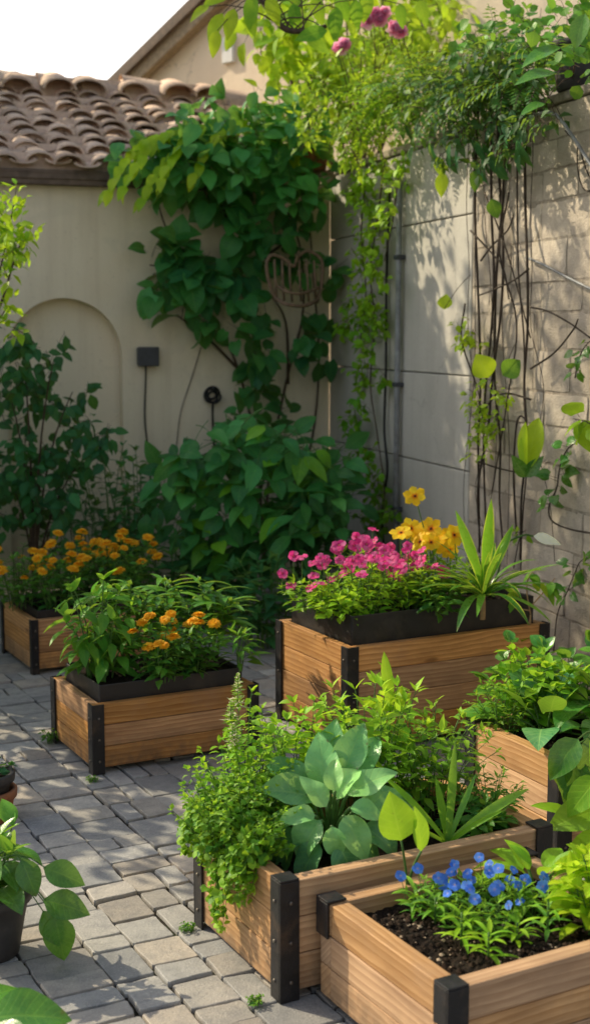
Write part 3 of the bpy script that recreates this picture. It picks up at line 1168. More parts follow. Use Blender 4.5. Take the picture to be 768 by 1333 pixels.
# ------------------------------------------------------------------ house behind, gable towards us
HN = V((-.72, -.69, 0)).normalized()     # the house stands turned, its gable side catches the sun
HA = V((-HN.y, HN.x, 0))
HP = on_plane(300, 140, CORN + E2 * (RUN + .35), NB)
HP.z = 0
HM = wallM(HP, HA, HN)
hx = lambda px, py: (lambda p: ((p - HP).dot(HA), p.z))(on_plane(px, py, HP, HN))
x0, z0 = hx(168, 112)
x1, z1 = hx(272, 12)
sl = (z1 - z0) / (x1 - x0)
hs_ = thing('neighbouring_house', 'peach plastered house with dark sloping roof edge behind the tiled roof', 'house', HP)
mb = MB()
xa = x0 - .15
xt = x0 + 3.4
zt = lambda x: z0 + sl * (x - x0)
mb.face([mb.vert(HM @ V(p)) for p in ((xa, 0, 0), (xt + 3, 0, 0), (xt + 3, 0, zt(xt) - 1), (xt, 0, zt(xt)), (xa, 0, zt(xa)))])
mb.face([mb.vert(HM @ V(p)) for p in ((xa, 0, 0), (xa, 0, zt(xa)), (xa, -5, zt(xa)), (xa, -5, 0))])
mb.build('wall', M['house'], hs_, smooth=False)
an = math.atan(sl)
VM = HM @ Matrix.Translation((xa, 0, zt(xa))) @ Matrix.Rotation(-an, 4, 'Y')
Lr = 3.6 / math.cos(an)
mb = MB()
box(mb, (-.35, -5, .03), (Lr, .13, .10), VM, 0)
mb.build('roof', M['fascia'], hs_, smooth=False, bevel=.01)
mb = MB()
box(mb, (-.32, .02, -.10), (Lr, .10, .027), VM, 0)
mb.build('bargeboard', M['pole'], hs_, smooth=False, bevel=.006)
mb = MB()
box(mb, (-.3, .103, .0), (Lr, .14, .05), VM, 0)
mb.build('verge_strip', M['fascia'], hs_, smooth=False, bevel=.004)

px0, pz0 = hx(293, 84)
px1, pz1 = hx(307, 47)
pl = thing('wall_plate', 'small white upright plate with a dark slot fixed high on the house wall', 'wall plate', HM @ V(((px0 + px1) / 2, 0, pz0)))
mb = MB()
box(mb, (px0, .001, pz0), (px1, .035, pz1), HM, 2)
mb.build('cover', M['whitepaint'], pl, smooth=False, bevel=.006)
mb = MB()
box(mb, ((px0 + px1) / 2 - .008, .0355, pz0 + .09), ((px0 + px1) / 2 + .008, .039, pz0 + .15), HM, 2)
mb.build('slot', M['box'], pl, smooth=False)

# ------------------------------------------------------------------ fittings on the walls
p = backw(191, 464, 0)
eb = thing('junction_box', 'grey square electrical box high on the plaster wall beside the arch', 'electrical box', p)
BM = wallM(p, E1, NB)
mb = MB()
box(mb, (-.062, .0, -.055), (.062, .055, .055), BM, 0)
mb.build('housing', M['box'], eb, smooth=False, bevel=.007)
mb = MB()
box(mb, (-.066, .0555, -.059), (.066, .07, .059), BM, 0)
mb.build('cover', M['box'], eb, smooth=False, bevel=.006)
mb = MB()
tube(mb, smooth_path([BM @ V((-.01, .03, -.055)), backw(190, 500, .03), backw(189, 545, .02), backw(193, 585, .03), backw(196, 620, .03), backw(197, 700, .04)], 5), .006, .005)
mb.build('cable', M['black'], eb)

p = backw(275, 514, 0)
hc = thing('hose_hook', 'dark coiled hose on a hook on the plaster wall', 'hose hook', p)
mb = MB()
pts = []
for i in range(60):
    a = i / 59 * 2 * PI * 3
    r = .036 + .014 * math.sin(a * .71 + 1)
    pts.append(p + E1 * (math.cos(a) * r) + UP * math.sin(a) * r * 1.05 + NB * (.02 + .03 * i / 59))
tube(mb, pts, .008, .008, 6)
tube(mb, smooth_path([p + NB * .04 - UP * .05, backw(277, 545, .05), backw(279, 590, .05), backw(276, 640, .06)], 4), .008, .008)
mb.build('hose', M['black'], hc)
mb = MB()
tube(mb, [p + UP * .04, p + UP * .04 + NB * .06, p + UP * .055 + NB * .065], .006)
mb.build('hook', M['box'], hc)
mb = MB()
tube(mb, smooth_path([backw(262, 452, .01), backw(250, 492, .012), backw(236, 535, .012), backw(230, 580, .012)], 5), .0035, .003)
tag(mb.build('thin_cable', M['fascia'], None, loc=backw(230, 580)), 'thin dark cable slanting down the plaster wall near the coiled hose', 'cable')

cd = thing('conduit_pipe', 'thin grey pipe running down the rendered wall beside the hanging vine', 'pipe', rightw(512, 700, .03))
mb = MB()
top, bot = rightw(520, 232, .03), rightw(514, 735, .03)
tube(mb, [top, top.lerp(bot, .5), bot], .017, .017, 10)
mb.build('pipe', M['grey'], cd)
for z_ in (.6, 1.3, 2.0):
    mb = MB()
    p = top.lerp(bot, (top.z - z_) / (top.z - bot.z))
    box(mb, (-.028, -.03, -.012), (.028, .021, .012), wallM(p, E2, NR), 0)
    mb.build('bracket', M['box'], cd, smooth=False, bevel=.004)
mb = MB()
tube(mb, smooth_path([rightw(507, 250, .02), rightw(503, 360, .02), rightw(502, 480, .025), rightw(500, 560, .03), rightw(504, 612, .05), rightw(498, 660, .02), rightw(499, 735, .02)], 5), .008)
tag(mb.build('black_cable', M['black'], None, loc=rightw(499, 735)), 'black cable hanging beside the grey pipe on the rendered wall', 'cable')


def cable(name, mat, label, pts, r, cat='cable', r1=None):
    mb = MB()
    q = smooth_path([rightw(*p) for p in pts], 6)
    tube(mb, q, r, r1, 6)
    tag(mb.build(name, M[mat], None, loc=q[-1]), label, cat)


cable('grey_cable', 'grey', 'thick grey cable arching from the fern over the stone wall top', [(690, 150, .05), (720, 148, .09), (745, 178, .07), (768, 214, .04), (800, 262, .03)], .0075)
cable('wall_cable', 'grey', 'grey cable slanting across the stone blocks at mid height', [(684, 335, .03), (706, 344, .03), (736, 360, .03), (768, 376, .03), (800, 392, .03)], .006)
cable('black_wire', 'bark', 'dark wire loop hanging at the top of the stone wall', [(735, 170, .05), (752, 190, .04), (762, 220, .03), (770, 236, .03), (772, 246, .03), (760, 247, .03), (752, 225, .03), (751, 195, .03), (754, 188, .03)], .0032)


# ------------------------------------------------------------------ planters
def rim_mat(th, A):
    m = Matrix.Rotation(th, 4, 'Z')
    m.translation = A
    return m


class Planter:
    pass


def planter(label, corner, ztop, th, w, d, nb, mat='wood', t=.035, pw=.05, liner=0.0, cap=False, soil_drop=.04, tall_post=.0015, group='timber planters with black steel corners', crumbs=0, grit=0, post_low=0.0, bolts=(0, 1, 3), slack=0.0):
    A = at(corner[0], corner[1], ztop)
    A = V((A.x, A.y, 0))
    th = math.radians(th)
    X = rim_mat(th, A)
    root = thing('wooden_planter', label, 'planter', A, group)
    z0 = .022
    bh = (ztop - z0) / nb
    gp = .0022

    def side(name, lo, hi, axis):
        mb = MB()
        for q in range(nb):
            a, b_ = list(lo), list(hi)
            j = R.uniform(-.0015, .0015)
            o = 1 - axis
            a[o] += j
            b_[o] += j
            box(mb, (*a, z0 + q * bh + gp / 2), (*b_, z0 + (q + 1) * bh - gp / 2), X, axis)
        mb.build(name, M[mat], root, smooth=False, bevel=.0028)
    side('front_panel', (.003, .003), (w - .003, t), 0)
    side('back_panel', (.003, d - t), (w - .003, d - .003), 0)
    side('side_panel', (.003, t + .001), (t, d - t - .001), 1)
    side('side_panel', (w - t, t + .001), (w - .003, d - t - .001), 1)
    for q, (cx, cy, sx, sy) in enumerate(((0, 0, 1, 1), (0, d, 1, -1), (w, 0, -1, 1), (w, d, -1, -1))):
        mb = MB()
        e = .0055
        zt_ = ztop + tall_post
        f = lambda x, y: (cx + sx * x, cy + sy * y)

        def pbox(x0, y0, x1, y1, za, zb):
            (ax, ay), (bx_, by) = f(x0, y0), f(x1, y1)
            box(mb, (min(ax, bx_), min(ay, by), za), (max(ax, bx_), max(ay, by), zb), X, 2)
        zl0 = max(0.0, ztop - post_low) if post_low else 0.0
        pbox(-e, -e, pw, 0.0005, zl0, zt_)
        pbox(-e, 0.0008, 0.0005, pw, zl0, zt_)
        if cap:
            pbox(-e + .0005, -e + .0005, pw, pw, zt_ + .0003, zt_ + .006)
        post = mb.build('corner_post', M['metal'], root, smooth=False, bevel=.0015)
        if q in bolts and not post_low:
            for kq in range(3):
                zz = .05 + (ztop - .1) * kq / 2
                for nx_, ny_, c in ((0, -1, (pw * .5, -e)), (-1, 0, (-e, pw * .5))):
                    mb = MB()
                    p_ = V((*f(*c), zz))
                    n_ = V((nx_ * sx, ny_ * sy, 0))
                    tube(mb, [X @ (p_ + n_ * -.002), X @ (p_ + n_ * .002), X @ (p_ + n_ * .0035)], .0055, .004, 8)
                    mb.build('bolt', M['bolt'], post)
    zs = ztop - soil_drop
    ins = t + .002
    if liner:
        lt = .006
        i0 = t + .008
        mb = MB()
        zl = ztop + liner
        zb = ztop - .1
        box(mb, (i0, i0, zb), (w - i0, i0 + lt, zl), X, 0)
        box(mb, (i0, d - i0 - lt, zb), (w - i0, d - i0, zl), X, 0)
        box(mb, (i0, i0 + lt + .0005, zb), (i0 + lt, d - i0 - lt - .0005, zl), X, 1)
        box(mb, (w - i0 - lt, i0 + lt + .0005, zb), (w - i0, d - i0 - lt - .0005, zl), X, 1)
        mb.build('liner', M['liner'], root, smooth=False, bevel=.003)
        zs = zl - soil_drop
        ins = i0 + lt + .002
    mb = MB()
    nx, ny = max(12, int(w / .012)), max(12, int(d / .012))
    g = []
    for i in range(nx + 1):
        r_ = []
        for j in range(ny + 1):
            x, y = ins + (w - 2 * ins) * i / nx, ins + (d - 2 * ins) * j / ny
            zz = zs + .014 * noise.noise(V((x * 7, y * 7, ztop * 9))) + .010 * noise.noise(V((x * 28, y * 28, 3))) + R.uniform(-.003, .003)
            r_.append(mb.vert(X @ V((x, y, zz))))
        g.append(r_)
    for i in range(nx):
        for j in range(ny):
            mb.face([g[i][j], g[i + 1][j], g[i + 1][j + 1], g[i][j + 1]])

    def crumb(cnt, lo, hi, m):
        for _ in range(cnt):
            x, y = R.uniform(ins + .01, w - ins - .01), R.uniform(ins + .01, d - ins - .01)
            r_ = R.uniform(lo, hi) * (1 if R.random() < .8 else 1.6)
            zz = zs + .014 * noise.noise(V((x * 7, y * 7, ztop * 9))) + .010 * noise.noise(V((x * 28, y * 28, 3)))
            c = X @ V((x, y, zz + r_ * .3))
            top_ = mb.vert(c + UP * r_ * .8)
            ring = [mb.vert(c + V((math.cos(a) * r_ * R.uniform(.7, 1.2), math.sin(a) * r_ * R.uniform(.7, 1.2), r_ * R.uniform(-.2, .3)))) for a in [2 * PI * q / 5 for q in range(5)]]
            bot_ = mb.vert(c - UP * r_ * .6)
            for q in range(5):
                mb.face([ring[q], ring[(q + 1) % 5], top_], None, m)
                mb.face([ring[(q + 1) % 5], ring[q], bot_], None, m)
    crumb(crumbs, .003, .007, 1)
    crumb(grit, .0018, .0045, 2)
    mb.build('soil', [M['soil'], M['crumb'], M['perlite']], root, smooth=False)
    o = Planter()
    o.X, o.zs, o.w, o.d, o.A, o.ztop = X, zs, w, d, A, ztop
    o.at = lambda u, v, dz=0.0: X @ V((u * w, v * d, zs + dz))
    return o


B_FAR = planter('half hidden wooden planter of marigolds farthest back by the plaster wall', (42, 808), .26, 28, .62, .50, 3, liner=.035, soil_drop=.02, pw=.03)
B_LEFT = planter('low wooden planter with black liner standing alone on the paving', (121, 919), .26, 28, .66, .47, 3, liner=.06, soil_drop=.02, pw=.042)
B_HIGH = planter('tall wooden planter with black liner against the stone wall holding pink petunias', (453, 844), .42, 28, .94, .58, 4, liner=.11, soil_drop=.03, pw=.045, bolts=(0, 1, 2))
B_HOST = planter('large wooden planter overflowing with trailing herbs and a broad leaved hosta', (366, 1151), .30, 28, .80, .50, 3, mat='wood_pale', soil_drop=.05, pw=.047, t=.045, cap=True, crumbs=200)
B_BLUE = planter('wooden planter of dark soil and blue flowers at the front of the group', (584, 1291), .26, 29, .62, .53, 3, mat='wood_pale', t=.05, pw=.048, cap=True, post_low=.085, soil_drop=.035, crumbs=900, grit=260)
B_SIDE = planter('wooden planter of leafy greens by the stone wall beyond the blue flowers', (728, 992), .32, 26, .70, .50, 3, mat='wood_pale', t=.045, pw=.05, cap=True, soil_drop=.04, crumbs=300, grit=40)


# ================================================================== plants
def off_back(lo, hi):
    return lambda x, y: backw(x, y, R.uniform(lo, hi))


def off_right(lo, hi):
    return lambda x, y: rightw(x, y, R.uniform(lo, hi))


def depth(lo, hi):
    return lambda x, y: atY(x, y, R.uniform(lo, hi))


# ---- climbers and shrubs along the back wall
vine = Plant('climbing_vine', 'large climber with dark heart shaped leaves covering the back wall and spilling over the eaves', 'climbing plant', backw(345, 760, .2), ['deep', 'mid', 'lime'], 'twig')
vb = vine.b
for pts in ([(345, 760), (350, 620), (372, 500), (395, 400), (385, 300), (340, 230), (290, 190)],
            [(345, 760), (335, 600), (310, 480), (270, 400), (230, 330), (205, 260), (200, 200)],
            [(350, 740), (400, 600), (415, 480), (408, 360), (400, 250)],
            [(385, 300), (350, 330), (300, 340), (240, 350), (195, 345)], [(310, 480), (270, 440), (230, 410)], [(375, 500), (372, 420), (350, 380)]):
    q = smooth_path([backw(x, y, R.uniform(.03, .09)) for x, y in pts], 5)
    tube(vine.st, q, .011, .004, 6)
polyL = [(175, 275), (215, 235), (300, 235), (345, 300), (330, 345), (338, 400), (318, 435), (250, 435), (222, 410), (190, 370), (195, 330)]
polyR = [(290, 230), (420, 245), (432, 330), (440, 480), (446, 580), (420, 600), (330, 560), (300, 470), (330, 400), (310, 300)]
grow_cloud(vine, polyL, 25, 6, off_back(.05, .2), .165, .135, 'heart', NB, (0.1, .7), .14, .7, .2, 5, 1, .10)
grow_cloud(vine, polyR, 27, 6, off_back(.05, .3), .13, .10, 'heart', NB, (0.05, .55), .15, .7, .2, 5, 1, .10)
# the sunlit top, over the eaves: lime tint paints the sun in
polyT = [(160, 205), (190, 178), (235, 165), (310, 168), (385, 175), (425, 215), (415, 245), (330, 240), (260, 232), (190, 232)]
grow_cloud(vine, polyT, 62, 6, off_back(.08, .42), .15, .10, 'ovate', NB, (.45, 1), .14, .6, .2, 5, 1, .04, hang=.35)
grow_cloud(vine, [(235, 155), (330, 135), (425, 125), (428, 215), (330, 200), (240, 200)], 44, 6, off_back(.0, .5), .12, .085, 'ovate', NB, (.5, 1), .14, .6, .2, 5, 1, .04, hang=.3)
for fr in [(238, 200, -1.1), (215, 185, -1.3), (195, 190, -1.5), (260, 175, -.9), (300, 170, -.7)]:
    a = backw(fr[0] + 25, fr[1] - 15, .3)
    d = (E1 * -.8 + NB * .5 + UP * .1)
    for jj in range(11):
        p = a + d * .05 * jj - UP * .004 * jj * jj
        for sg in (-1, 1):
            vine.leaf(p, d * .5 + E2 * sg * .4 - UP * .7 + rv(.2), UP + NB * .6 + rv(.3), .12, .06, 'ovate', .5, .2, 0, tnt(.6, 1, .95, 1.2), 4, 1, m=2)
vine.done()

sh = Plant('leafy_shrub', 'big shrub of broad pointed green leaves in the middle before the back corner', 'shrub', at(318, 800, 0), ['deep', 'mid'], 'stem')
Ys = sh.b.y
for k in range(11):
    az = 2.4 * k
    e = sh.b + V((math.cos(az) * .3 * R.uniform(.3, 1), math.sin(az) * .22, R.uniform(.5, 1.0)))
    tube(sh.st, bez(sh.b + rv(.04).xyz * V((1, 1, 0)).length * .5, sh.b + UP * .5 + (e - sh.b) * .2, e, 6), .010, .004, 6)
polyS = [(200, 640), (225, 590), (262, 555), (310, 545), (370, 560), (430, 590), (450, 640), (445, 690), (400, 715), (350, 720), (300, 745), (262, 750), (258, 700), (215, 680)]
grow_cloud(sh, polyS, 66, 7, depth(Ys - .32, Ys + .22), .16, .085, 'ovate', V((0, -1, 0)), (.12, .55), .12, .8, .18, 6, 1, .05, hang=.45, tw=.003)
for _ in range(110):                      # big drooping leaves turned towards the light, in tiers
    x, y = samp(polyS)
    p = atY(x, y, Ys - R.uniform(.2, .45))
    d = V((R.uniform(-1, .8), R.uniform(-.9, .0), R.uniform(-.5, .12)))
    tube(sh.st, bez(p - d.normalized() * .14 + UP * .03, p - d.normalized() * .05 + UP * .03, p, 3), .0028, .002, 4, cap=False)
    sh.leaf(p, d, UP + V((0, -.4, 0)) + rv(.3), R.uniform(.12, .2), R.uniform(.07, .105), 'ovate', R.uniform(.3, .9), .22, .06, tnt(.3, .8, .95, 1.25), 6, 2, m=R.choice((0, 0, 1)), back=.04)
sh.done()

ds = Plant('dark_shrub', 'tall dark airy shrub in front of the arched niche at the left', 'shrub', at(48, 800, 0), 'deep', 'twig')
for k, (x, y) in enumerate(((30, 445), (70, 470), (95, 510), (15, 520), (60, 580), (115, 590), (20, 640), (90, 650))):
    e = atY(x, y, ds.b.y + R.uniform(-.25, .15))
    tube(ds.st, bez(ds.b + rv(.03) * .5 + UP * .03, ds.b + UP * (e.z * .6) + (e - ds.b) * V((.3, .3, 0)).length * .2, e, 8), .010, .003, 6)
polyD = [(-40, 420), (30, 415), (60, 440), (105, 470), (125, 520), (145, 560), (130, 610), (100, 640), (110, 690), (60, 710), (20, 680), (-40, 700)]
grow_cloud(ds, polyD, 90, 7, depth(ds.b.y - .3, ds.b.y + .3), .095, .055, 'ovate', V((.2, -1, 0)), (-.1, .3), .11, .6, .2, 4, 1, .03)
ds.done()

sl_ = Plant('young_sapling', 'sunlit sapling with small yellow green leaves reaching in at the left edge', 'sapling', at(-70, 850, 0), ['lime', 'bright'], 'twig')
for pts in ([(-70, 850, 0), (-60, 600, 0), (-30, 450, 0), (-2, 360, 0), (12, 300, 0), (22, 245, 0)], [(-30, 450, 0), (0, 400, 0), (22, 330, 0), (38, 305, 0)], [(-40, 470, 0), (-10, 430, 0), (10, 400, 0)], [(-20, 400, 0), (-8, 320, 0), (-4, 265, 0)]):
    q = smooth_path([atY(x, y, sl_.b.y + .0) for x, y, _ in pts], 6)
    tube(sl_.st, q, .009, .002, 5)
    for i in range(len(q) // 2, len(q)):
        for j in range(6):
            d = rv(1) + UP * .3
            sl_.leaf(q[i] + rv(.05), d, UP + rv(.6), R.uniform(.04, .075), R.uniform(.022, .038), 'ovate', .5, .2, 0, tnt(.5, 1.0, .95, 1.2), 3, 1, m=R.choice((0, 0, 1)))
polySap = [(-60, 260), (5, 255), (25, 240), (30, 320), (20, 420), (-60, 440)]
grow_cloud(sl_, polySap, 26, 7, depth(sl_.b.y - .2, sl_.b.y + .2), .07, .035, 'ovate', V((0, -1, 0)), (.4, 1), .09, .5, .2, 3, 1)
sl_.done()


def simple_bush(label, px, py, z, lm, cat='shrub', name='garden_shrub', sm='stem', group=None, base=None, **k):
    P = Plant(name, label, cat, base if base is not None else at(px, py, z), lm, sm, group)
    grow_bush(P, **k)
    P.done()
    return P


simple_bush('slender pale leaved shrub below the junction box on the back wall', 172, 790, 0, 'deep', n=12, h=1.05, r=.30, L=.09, W=.05, per=9, lime=(.1, .45), tip=(.3, .6), t0=.35, spread0=.2, flop=.25, rs=.004)
simple_bush('low dark green shrub filling the ground between arch and big shrub', 222, 815, 0, 'deep', n=16, h=.62, r=.36, L=.12, W=.065, per=10, lime=(-.1, .2), tip=(.1, .3), t0=.2, spread0=.3, rs=.005)
simple_bush('dark ferny shrub in the back corner behind the pink petunias', 400, 800, 0, 'deep', n=14, h=.95, r=.34, L=.13, W=.06, per=12, prof='lance', lime=(-.1, .3), tip=(.1, .4), t0=.2, spread0=.3, rs=.005)
simple_bush('low dark broad shrub between the black lined planter and the tall planter', 352, 842, 0, 'deep', n=18, h=.50, r=.30, L=.12, W=.05, per=11, prof='lance', lime=(-.1, .3), tip=(.1, .4), t0=.1, spread0=.3, rs=.004)
simple_bush('dark shrub behind the farthest marigolds under the arch', 110, 785, 0, 'deep', n=14, h=.72, r=.4, L=.1, W=.055, per=10, lime=(-.1, .2), tip=(.1, .3), t0=.2, spread0=.3, rs=.005)
simple_bush('fine leaved dark shrub filling the wall below the junction box cable', 150, 800, 0, 'deep', n=18, h=1.0, r=.36, L=.085, W=.042, per=12, lime=(-.05, .3), tip=(.2, .4), t0=.15, spread0=.3, rs=.004)
# a fallen-looking pale bamboo cane stands in the big shrub
mb = MB()
a, b_ = at(322, 800, 0) + V((0, -.3, 0)), atY(326, 718, at(322, 800, 0).y - .35)
tube(mb, [a, a.lerp(b_, .5), b_], .011, .009, 7)
tag(mb.build('garden_cane', M['stem'], None, loc=a), 'pale green upright cane in front of the big shrub', 'cane')


# ---- marigolds in the far planter
def marigold(label, box, u, v, nf, h=.26, r=.14, fs=.026, group='orange marigolds in the far planter', zj=.0):
    P = Plant('marigold_plant', label, 'flower', box.at(u, v), ['mid', 'deep'], 'stem', group)
    tips = grow_bush(P, n=16, h=h, r=r, L=.055, W=.026, prof='lance', per=14, lime=(.0, .35), tip=(.1, .4), t0=.1, spread0=.4, rs=.0028, elev=.3, flop=.3)
    R.shuffle(tips)
    for e, d in tips[:nf]:
        q = e + UP * R.uniform(.015, .05) + rv(.012)
        P.twig(e - UP * .02, q, .0018)
        P.flower('marigold', q, UP + rv(.35) + V((0, -.35, 0)), fs * R.uniform(.8, 1.15))
    P.done()


for u, v, nf, lb in ((.02, .5, 7, 'first marigold plant at the left end of the farthest planter'), (.27, .25, 8, 'second marigold plant from the left in the farthest planter'),
                     (.52, .6, 8, 'third marigold plant from the left in the farthest planter'), (.76, .3, 8, 'fourth marigold plant from the left in the farthest planter'),
                     (.98, .6, 8, 'marigold plant at the right end of the farthest planter')):
    marigold(lb, B_FAR, u, v, nf + 4, h=R.uniform(.27, .34), r=.19, fs=.032)

# ---- low black lined planter on the paving
simple_bush('bushy plant with light pointed leaves at the left end of the black lined planter', 0, 0, 0, ['mid', 'bright'], 'plant', 'leafy_plant', base=B_LEFT.at(.16, .5), n=14, h=.40, r=.18, L=.105, W=.043, prof='ovate', per=10,
            lime=(.15, .5), tip=(.6, 1), t0=.15, spread0=.3, elev=-.05, bend=.8, half=1, segs=4, rs=.004)
marigold('orange marigold plant nearest the front of the black lined planter', B_LEFT, .46, .14, 10, .22, .12, .028, 'orange marigolds in the black lined planter')
marigold('smaller orange marigold plant at the middle of the black lined planter', B_LEFT, .66, .2, 8, .20, .12, .028, 'orange marigolds in the black lined planter')
for u, v, lb, h in ((.42, .78, 'lily like plant with long narrow leaves behind the marigolds', .36), (.68, .72, 'lily like plant of star shaped leaf whorls in the planter centre back', .34), (.92, .6, 'lily like plant at the right end of the black lined planter', .36)):
    P = Plant('lily_plant', lb, 'plant', B_LEFT.at(u, v), ['strap', 'mid'], 'stem', 'lily like plants in the black lined planter')
    for k in range(5):
        o = V((R.uniform(-1, 1), R.uniform(-1, 1), 0)) * .1
        top = P.b + o + UP * h * R.uniform(.65, 1)
        tube(P.st, bez(P.b + o * .2, P.b + o * .4 + UP * h * .5, top, 5), .004, .003, 6)
        for j in range(16):
            t = .35 + .65 * j / 16
            az = 2.4 * j
            c = bez(P.b + o * .2, P.b + o * .4 + UP * h * .5, top, 16)[int(t * 16)]
            P.leaf(c, V((math.cos(az), math.sin(az), .25 + .5 * t)), UP + rv(.2), R.uniform(.12, .19), .027, 'strap', R.uniform(.6, 1.3), .3, 0, tnt(.1, .55), 6, 1)
    P.done()
simple_bush('small upright sprig with narrow leaves at the right front corner of the black lined planter', 0, 0, 0, 'mid', 'plant', 'leafy_plant', base=B_LEFT.at(.93, .12), n=4, h=.2, r=.06, L=.09, W=.026, prof='lance', per=8, lime=(.2, .5), tip=(.4, .7), t0=.2, rs=.0035)
simple_bush('low weed tuft growing at the left foot of the black lined planter', 66, 968, 0, 'fern', 'weed', 'weed_tuft', n=9, h=.06, r=.05, L=.025, W=.014, per=7, lime=(.0, .3), rs=.0012)

# ---- high planter: pink, yellow, strap leaves
pu = [(.04, .5, 'pink petunia plant at the left end of the tall planter', .15, 5), (.19, .3, 'second pink petunia plant from the left in the tall planter', .21, 8), (.31, .62, 'pink petunia plant at the rear of the tall planter', .25, 8),
      (.39, .25, 'pink petunia plant next to the yellow flowers', .20, 7)]
for u, v, lb, h, nf in pu:
    P = Plant('petunia_plant', lb, 'flower', B_HIGH.at(u, v), ['bright', 'herb'], 'stem', 'pink petunias in the tall planter')
    tips = grow_bush(P, n=20, h=h, r=.15, L=.055, W=.02, prof='lance', per=11, lime=(.25, .75), tip=(.5, .9), t0=.05, spread0=.5, rs=.002, elev=.35, flop=.35)
    R.shuffle(tips)
    for e, d in tips[:nf + 9]:
        q = e + UP * R.uniform(.01, .085) + rv(.02)
        P.twig(e - UP * .02, q, .0018)
        P.flower('petunia', q, UP * .8 + rv(.45) + V((-.1, -.6, 0)), R.uniform(.019, .032))
    P.done()
for u, v, lb, h, nf in ((.50, .45, 'yellow cosmos plant left, with one flower high above the rest', .26, 7), (.60, .35, 'yellow cosmos plant close to the striped strap leaved plant', .25, 8)):
    P = Plant('cosmos_plant', lb, 'flower', B_HIGH.at(u, v), ['bright', 'mid'], 'stem', 'yellow cosmos in the tall planter')
    tips = grow_bush(P, n=16, h=h, r=.13, L=.06, W=.02, prof='lance', per=11, lime=(.2, .6), tip=(.3, .7), t0=.05, spread0=.5, rs=.002, elev=.35, flop=.4)
    tips.sort(key=lambda q: -q[0].z)
    for e, d in tips[:nf]:
        q = e + UP * R.uniform(.03, .10) + rv(.015)
        P.twig(e - UP * .02, q, .002)
        P.flower('cosmos', q, UP * .6 + rv(.5) + V((-.1, -.8, 0)), R.uniform(.038, .054))
    if h > .255:
        e = tips[0][0]
        q = atY(540, 646, e.y)
        P.twig(e - UP * .05, q, .0028, 0, 5)
        P.flower('cosmos', q, V((-.1, -1, .45)), .046)
    P.done()
simple_bush('low light green herb with toothed leaves at the left front of the tall planter', 0, 0, 0, ['bright', 'herb'], 'plant', 'leafy_herb', base=B_HIGH.at(.06, .25), n=15, h=.13, r=.13, L=.05, W=.028, per=9, lime=(.4, .8), tip=(.6, 1), t0=.1, spread0=.5, rs=.0018)
simple_bush('low dark leaved herb below the yellow flowers at the front of the tall planter', 0, 0, 0, ['mid'], 'plant', 'leafy_herb', base=B_HIGH.at(.47, .13), n=12, h=.12, r=.14, L=.075, W=.032, per=8, lime=(.0, .3), tip=(.1, .4), t0=.1, spread0=.5, rs=.0022)
dr = Plant('dragon_plant', 'strap leaved plant with yellow edged leaves on a short trunk in the tall planter', 'plant', at(628, 800, B_HIGH.zs), ['stripe', 'strap'], 'tan')
tube(dr.st, [dr.b - UP * .02, dr.b + UP * .05, dr.b + UP * .09], .011, .010, 8)
cb = dr.b
dr.b = cb + UP * .075
grow_rosette(dr, 44, .36, .034, 'strap', 0, (.25, 1.45), (.5, 1.5), .35, (.1, .7), .02, 10, 1, mats=2, ctr=.012)
dr.leaf(dr.b + UP * .03, V((.05, -.2, 1)), V((0, -1, .2)), .36, .046, 'strap', .12, .3, 0, (.95, 1.15, .5), 10, 1, m=0)
dr.leaf(dr.b + UP * .03, V((-.35, -.2, 1)), V((0, -1, .3)), .33, .042, 'strap', .3, .3, 0, (.9, 1.1, .5), 10, 1, m=0)
dr.leaf(dr.b + UP * .03, V((.4, -.1, .9)), V((0, -1, .3)), .28, .038, 'strap', .5, .3, 0, (.8, 1.1, .5), 10, 1, m=0)
dr.b = cb
dr.done()
pl_ = Plant('arching_plant', 'single long stalk with a cream white leaf arching to the stone wall', 'plant', B_HIGH.at(.8, .6), ['cream', 'mid'], 'stem')
q = smooth_path([pl_.b, atY(642, 760, pl_.b.y), atY(655, 712, pl_.b.y), atY(680, 697, pl_.b.y), atY(694, 698, pl_.b.y)], 5)
tube(pl_.st, q, .006, .004, 5)
pl_.leaf(q[-1], V((1, -.1, -.18)), V((0, -.75, .6)), .125, .052, 'ovate', .4, .2, .1, (.8, 1.1, .5), 7, 2, m=0)
grow_rosette(pl_, 7, .2, .035, 'strap', 0, (.5, 1.2), (.6, 1.3), .3, (.0, .4), 0, 8, 1, mats=1)
for f in range(len(pl_.fo.m) - 7 * 16, len(pl_.fo.m)):
    pl_.fo.m[f] = 1
pl_.done()
tr_ = Plant('trailing_sprig', 'thin sprig trailing over the right front rim of the tall planter', 'plant', B_HIGH.at(.93, .12), ['mid', 'lime'], 'tan')
for pts in ([(690, 800), (685, 765), (692, 745), (700, 757)], [(690, 800), (690, 830), (694, 860)], [(690, 795), (672, 790), (668, 770)], [(690, 790), (712, 765), (722, 752)], [(690, 800), (684, 830), (682, 850)]):
    q = smooth_path([atY(x, y, tr_.b.y - .05) for x, y in pts], 4)
    tube(tr_.st, q, .0032, .002, 5)
    for j in range(5):
        p = q[R.randrange(len(q) // 2, len(q))]
        tr_.leaf(p, rv(1) + V((0, -.5, -.3)), UP + V((0, -.6, 0)) + rv(.4), R.uniform(.05, .085), R.uniform(.03, .045), 'ovate', .6, .25, .05, tnt(.2, .9), 4, 1, m=R.choice((0, 1)))
tr_.done()

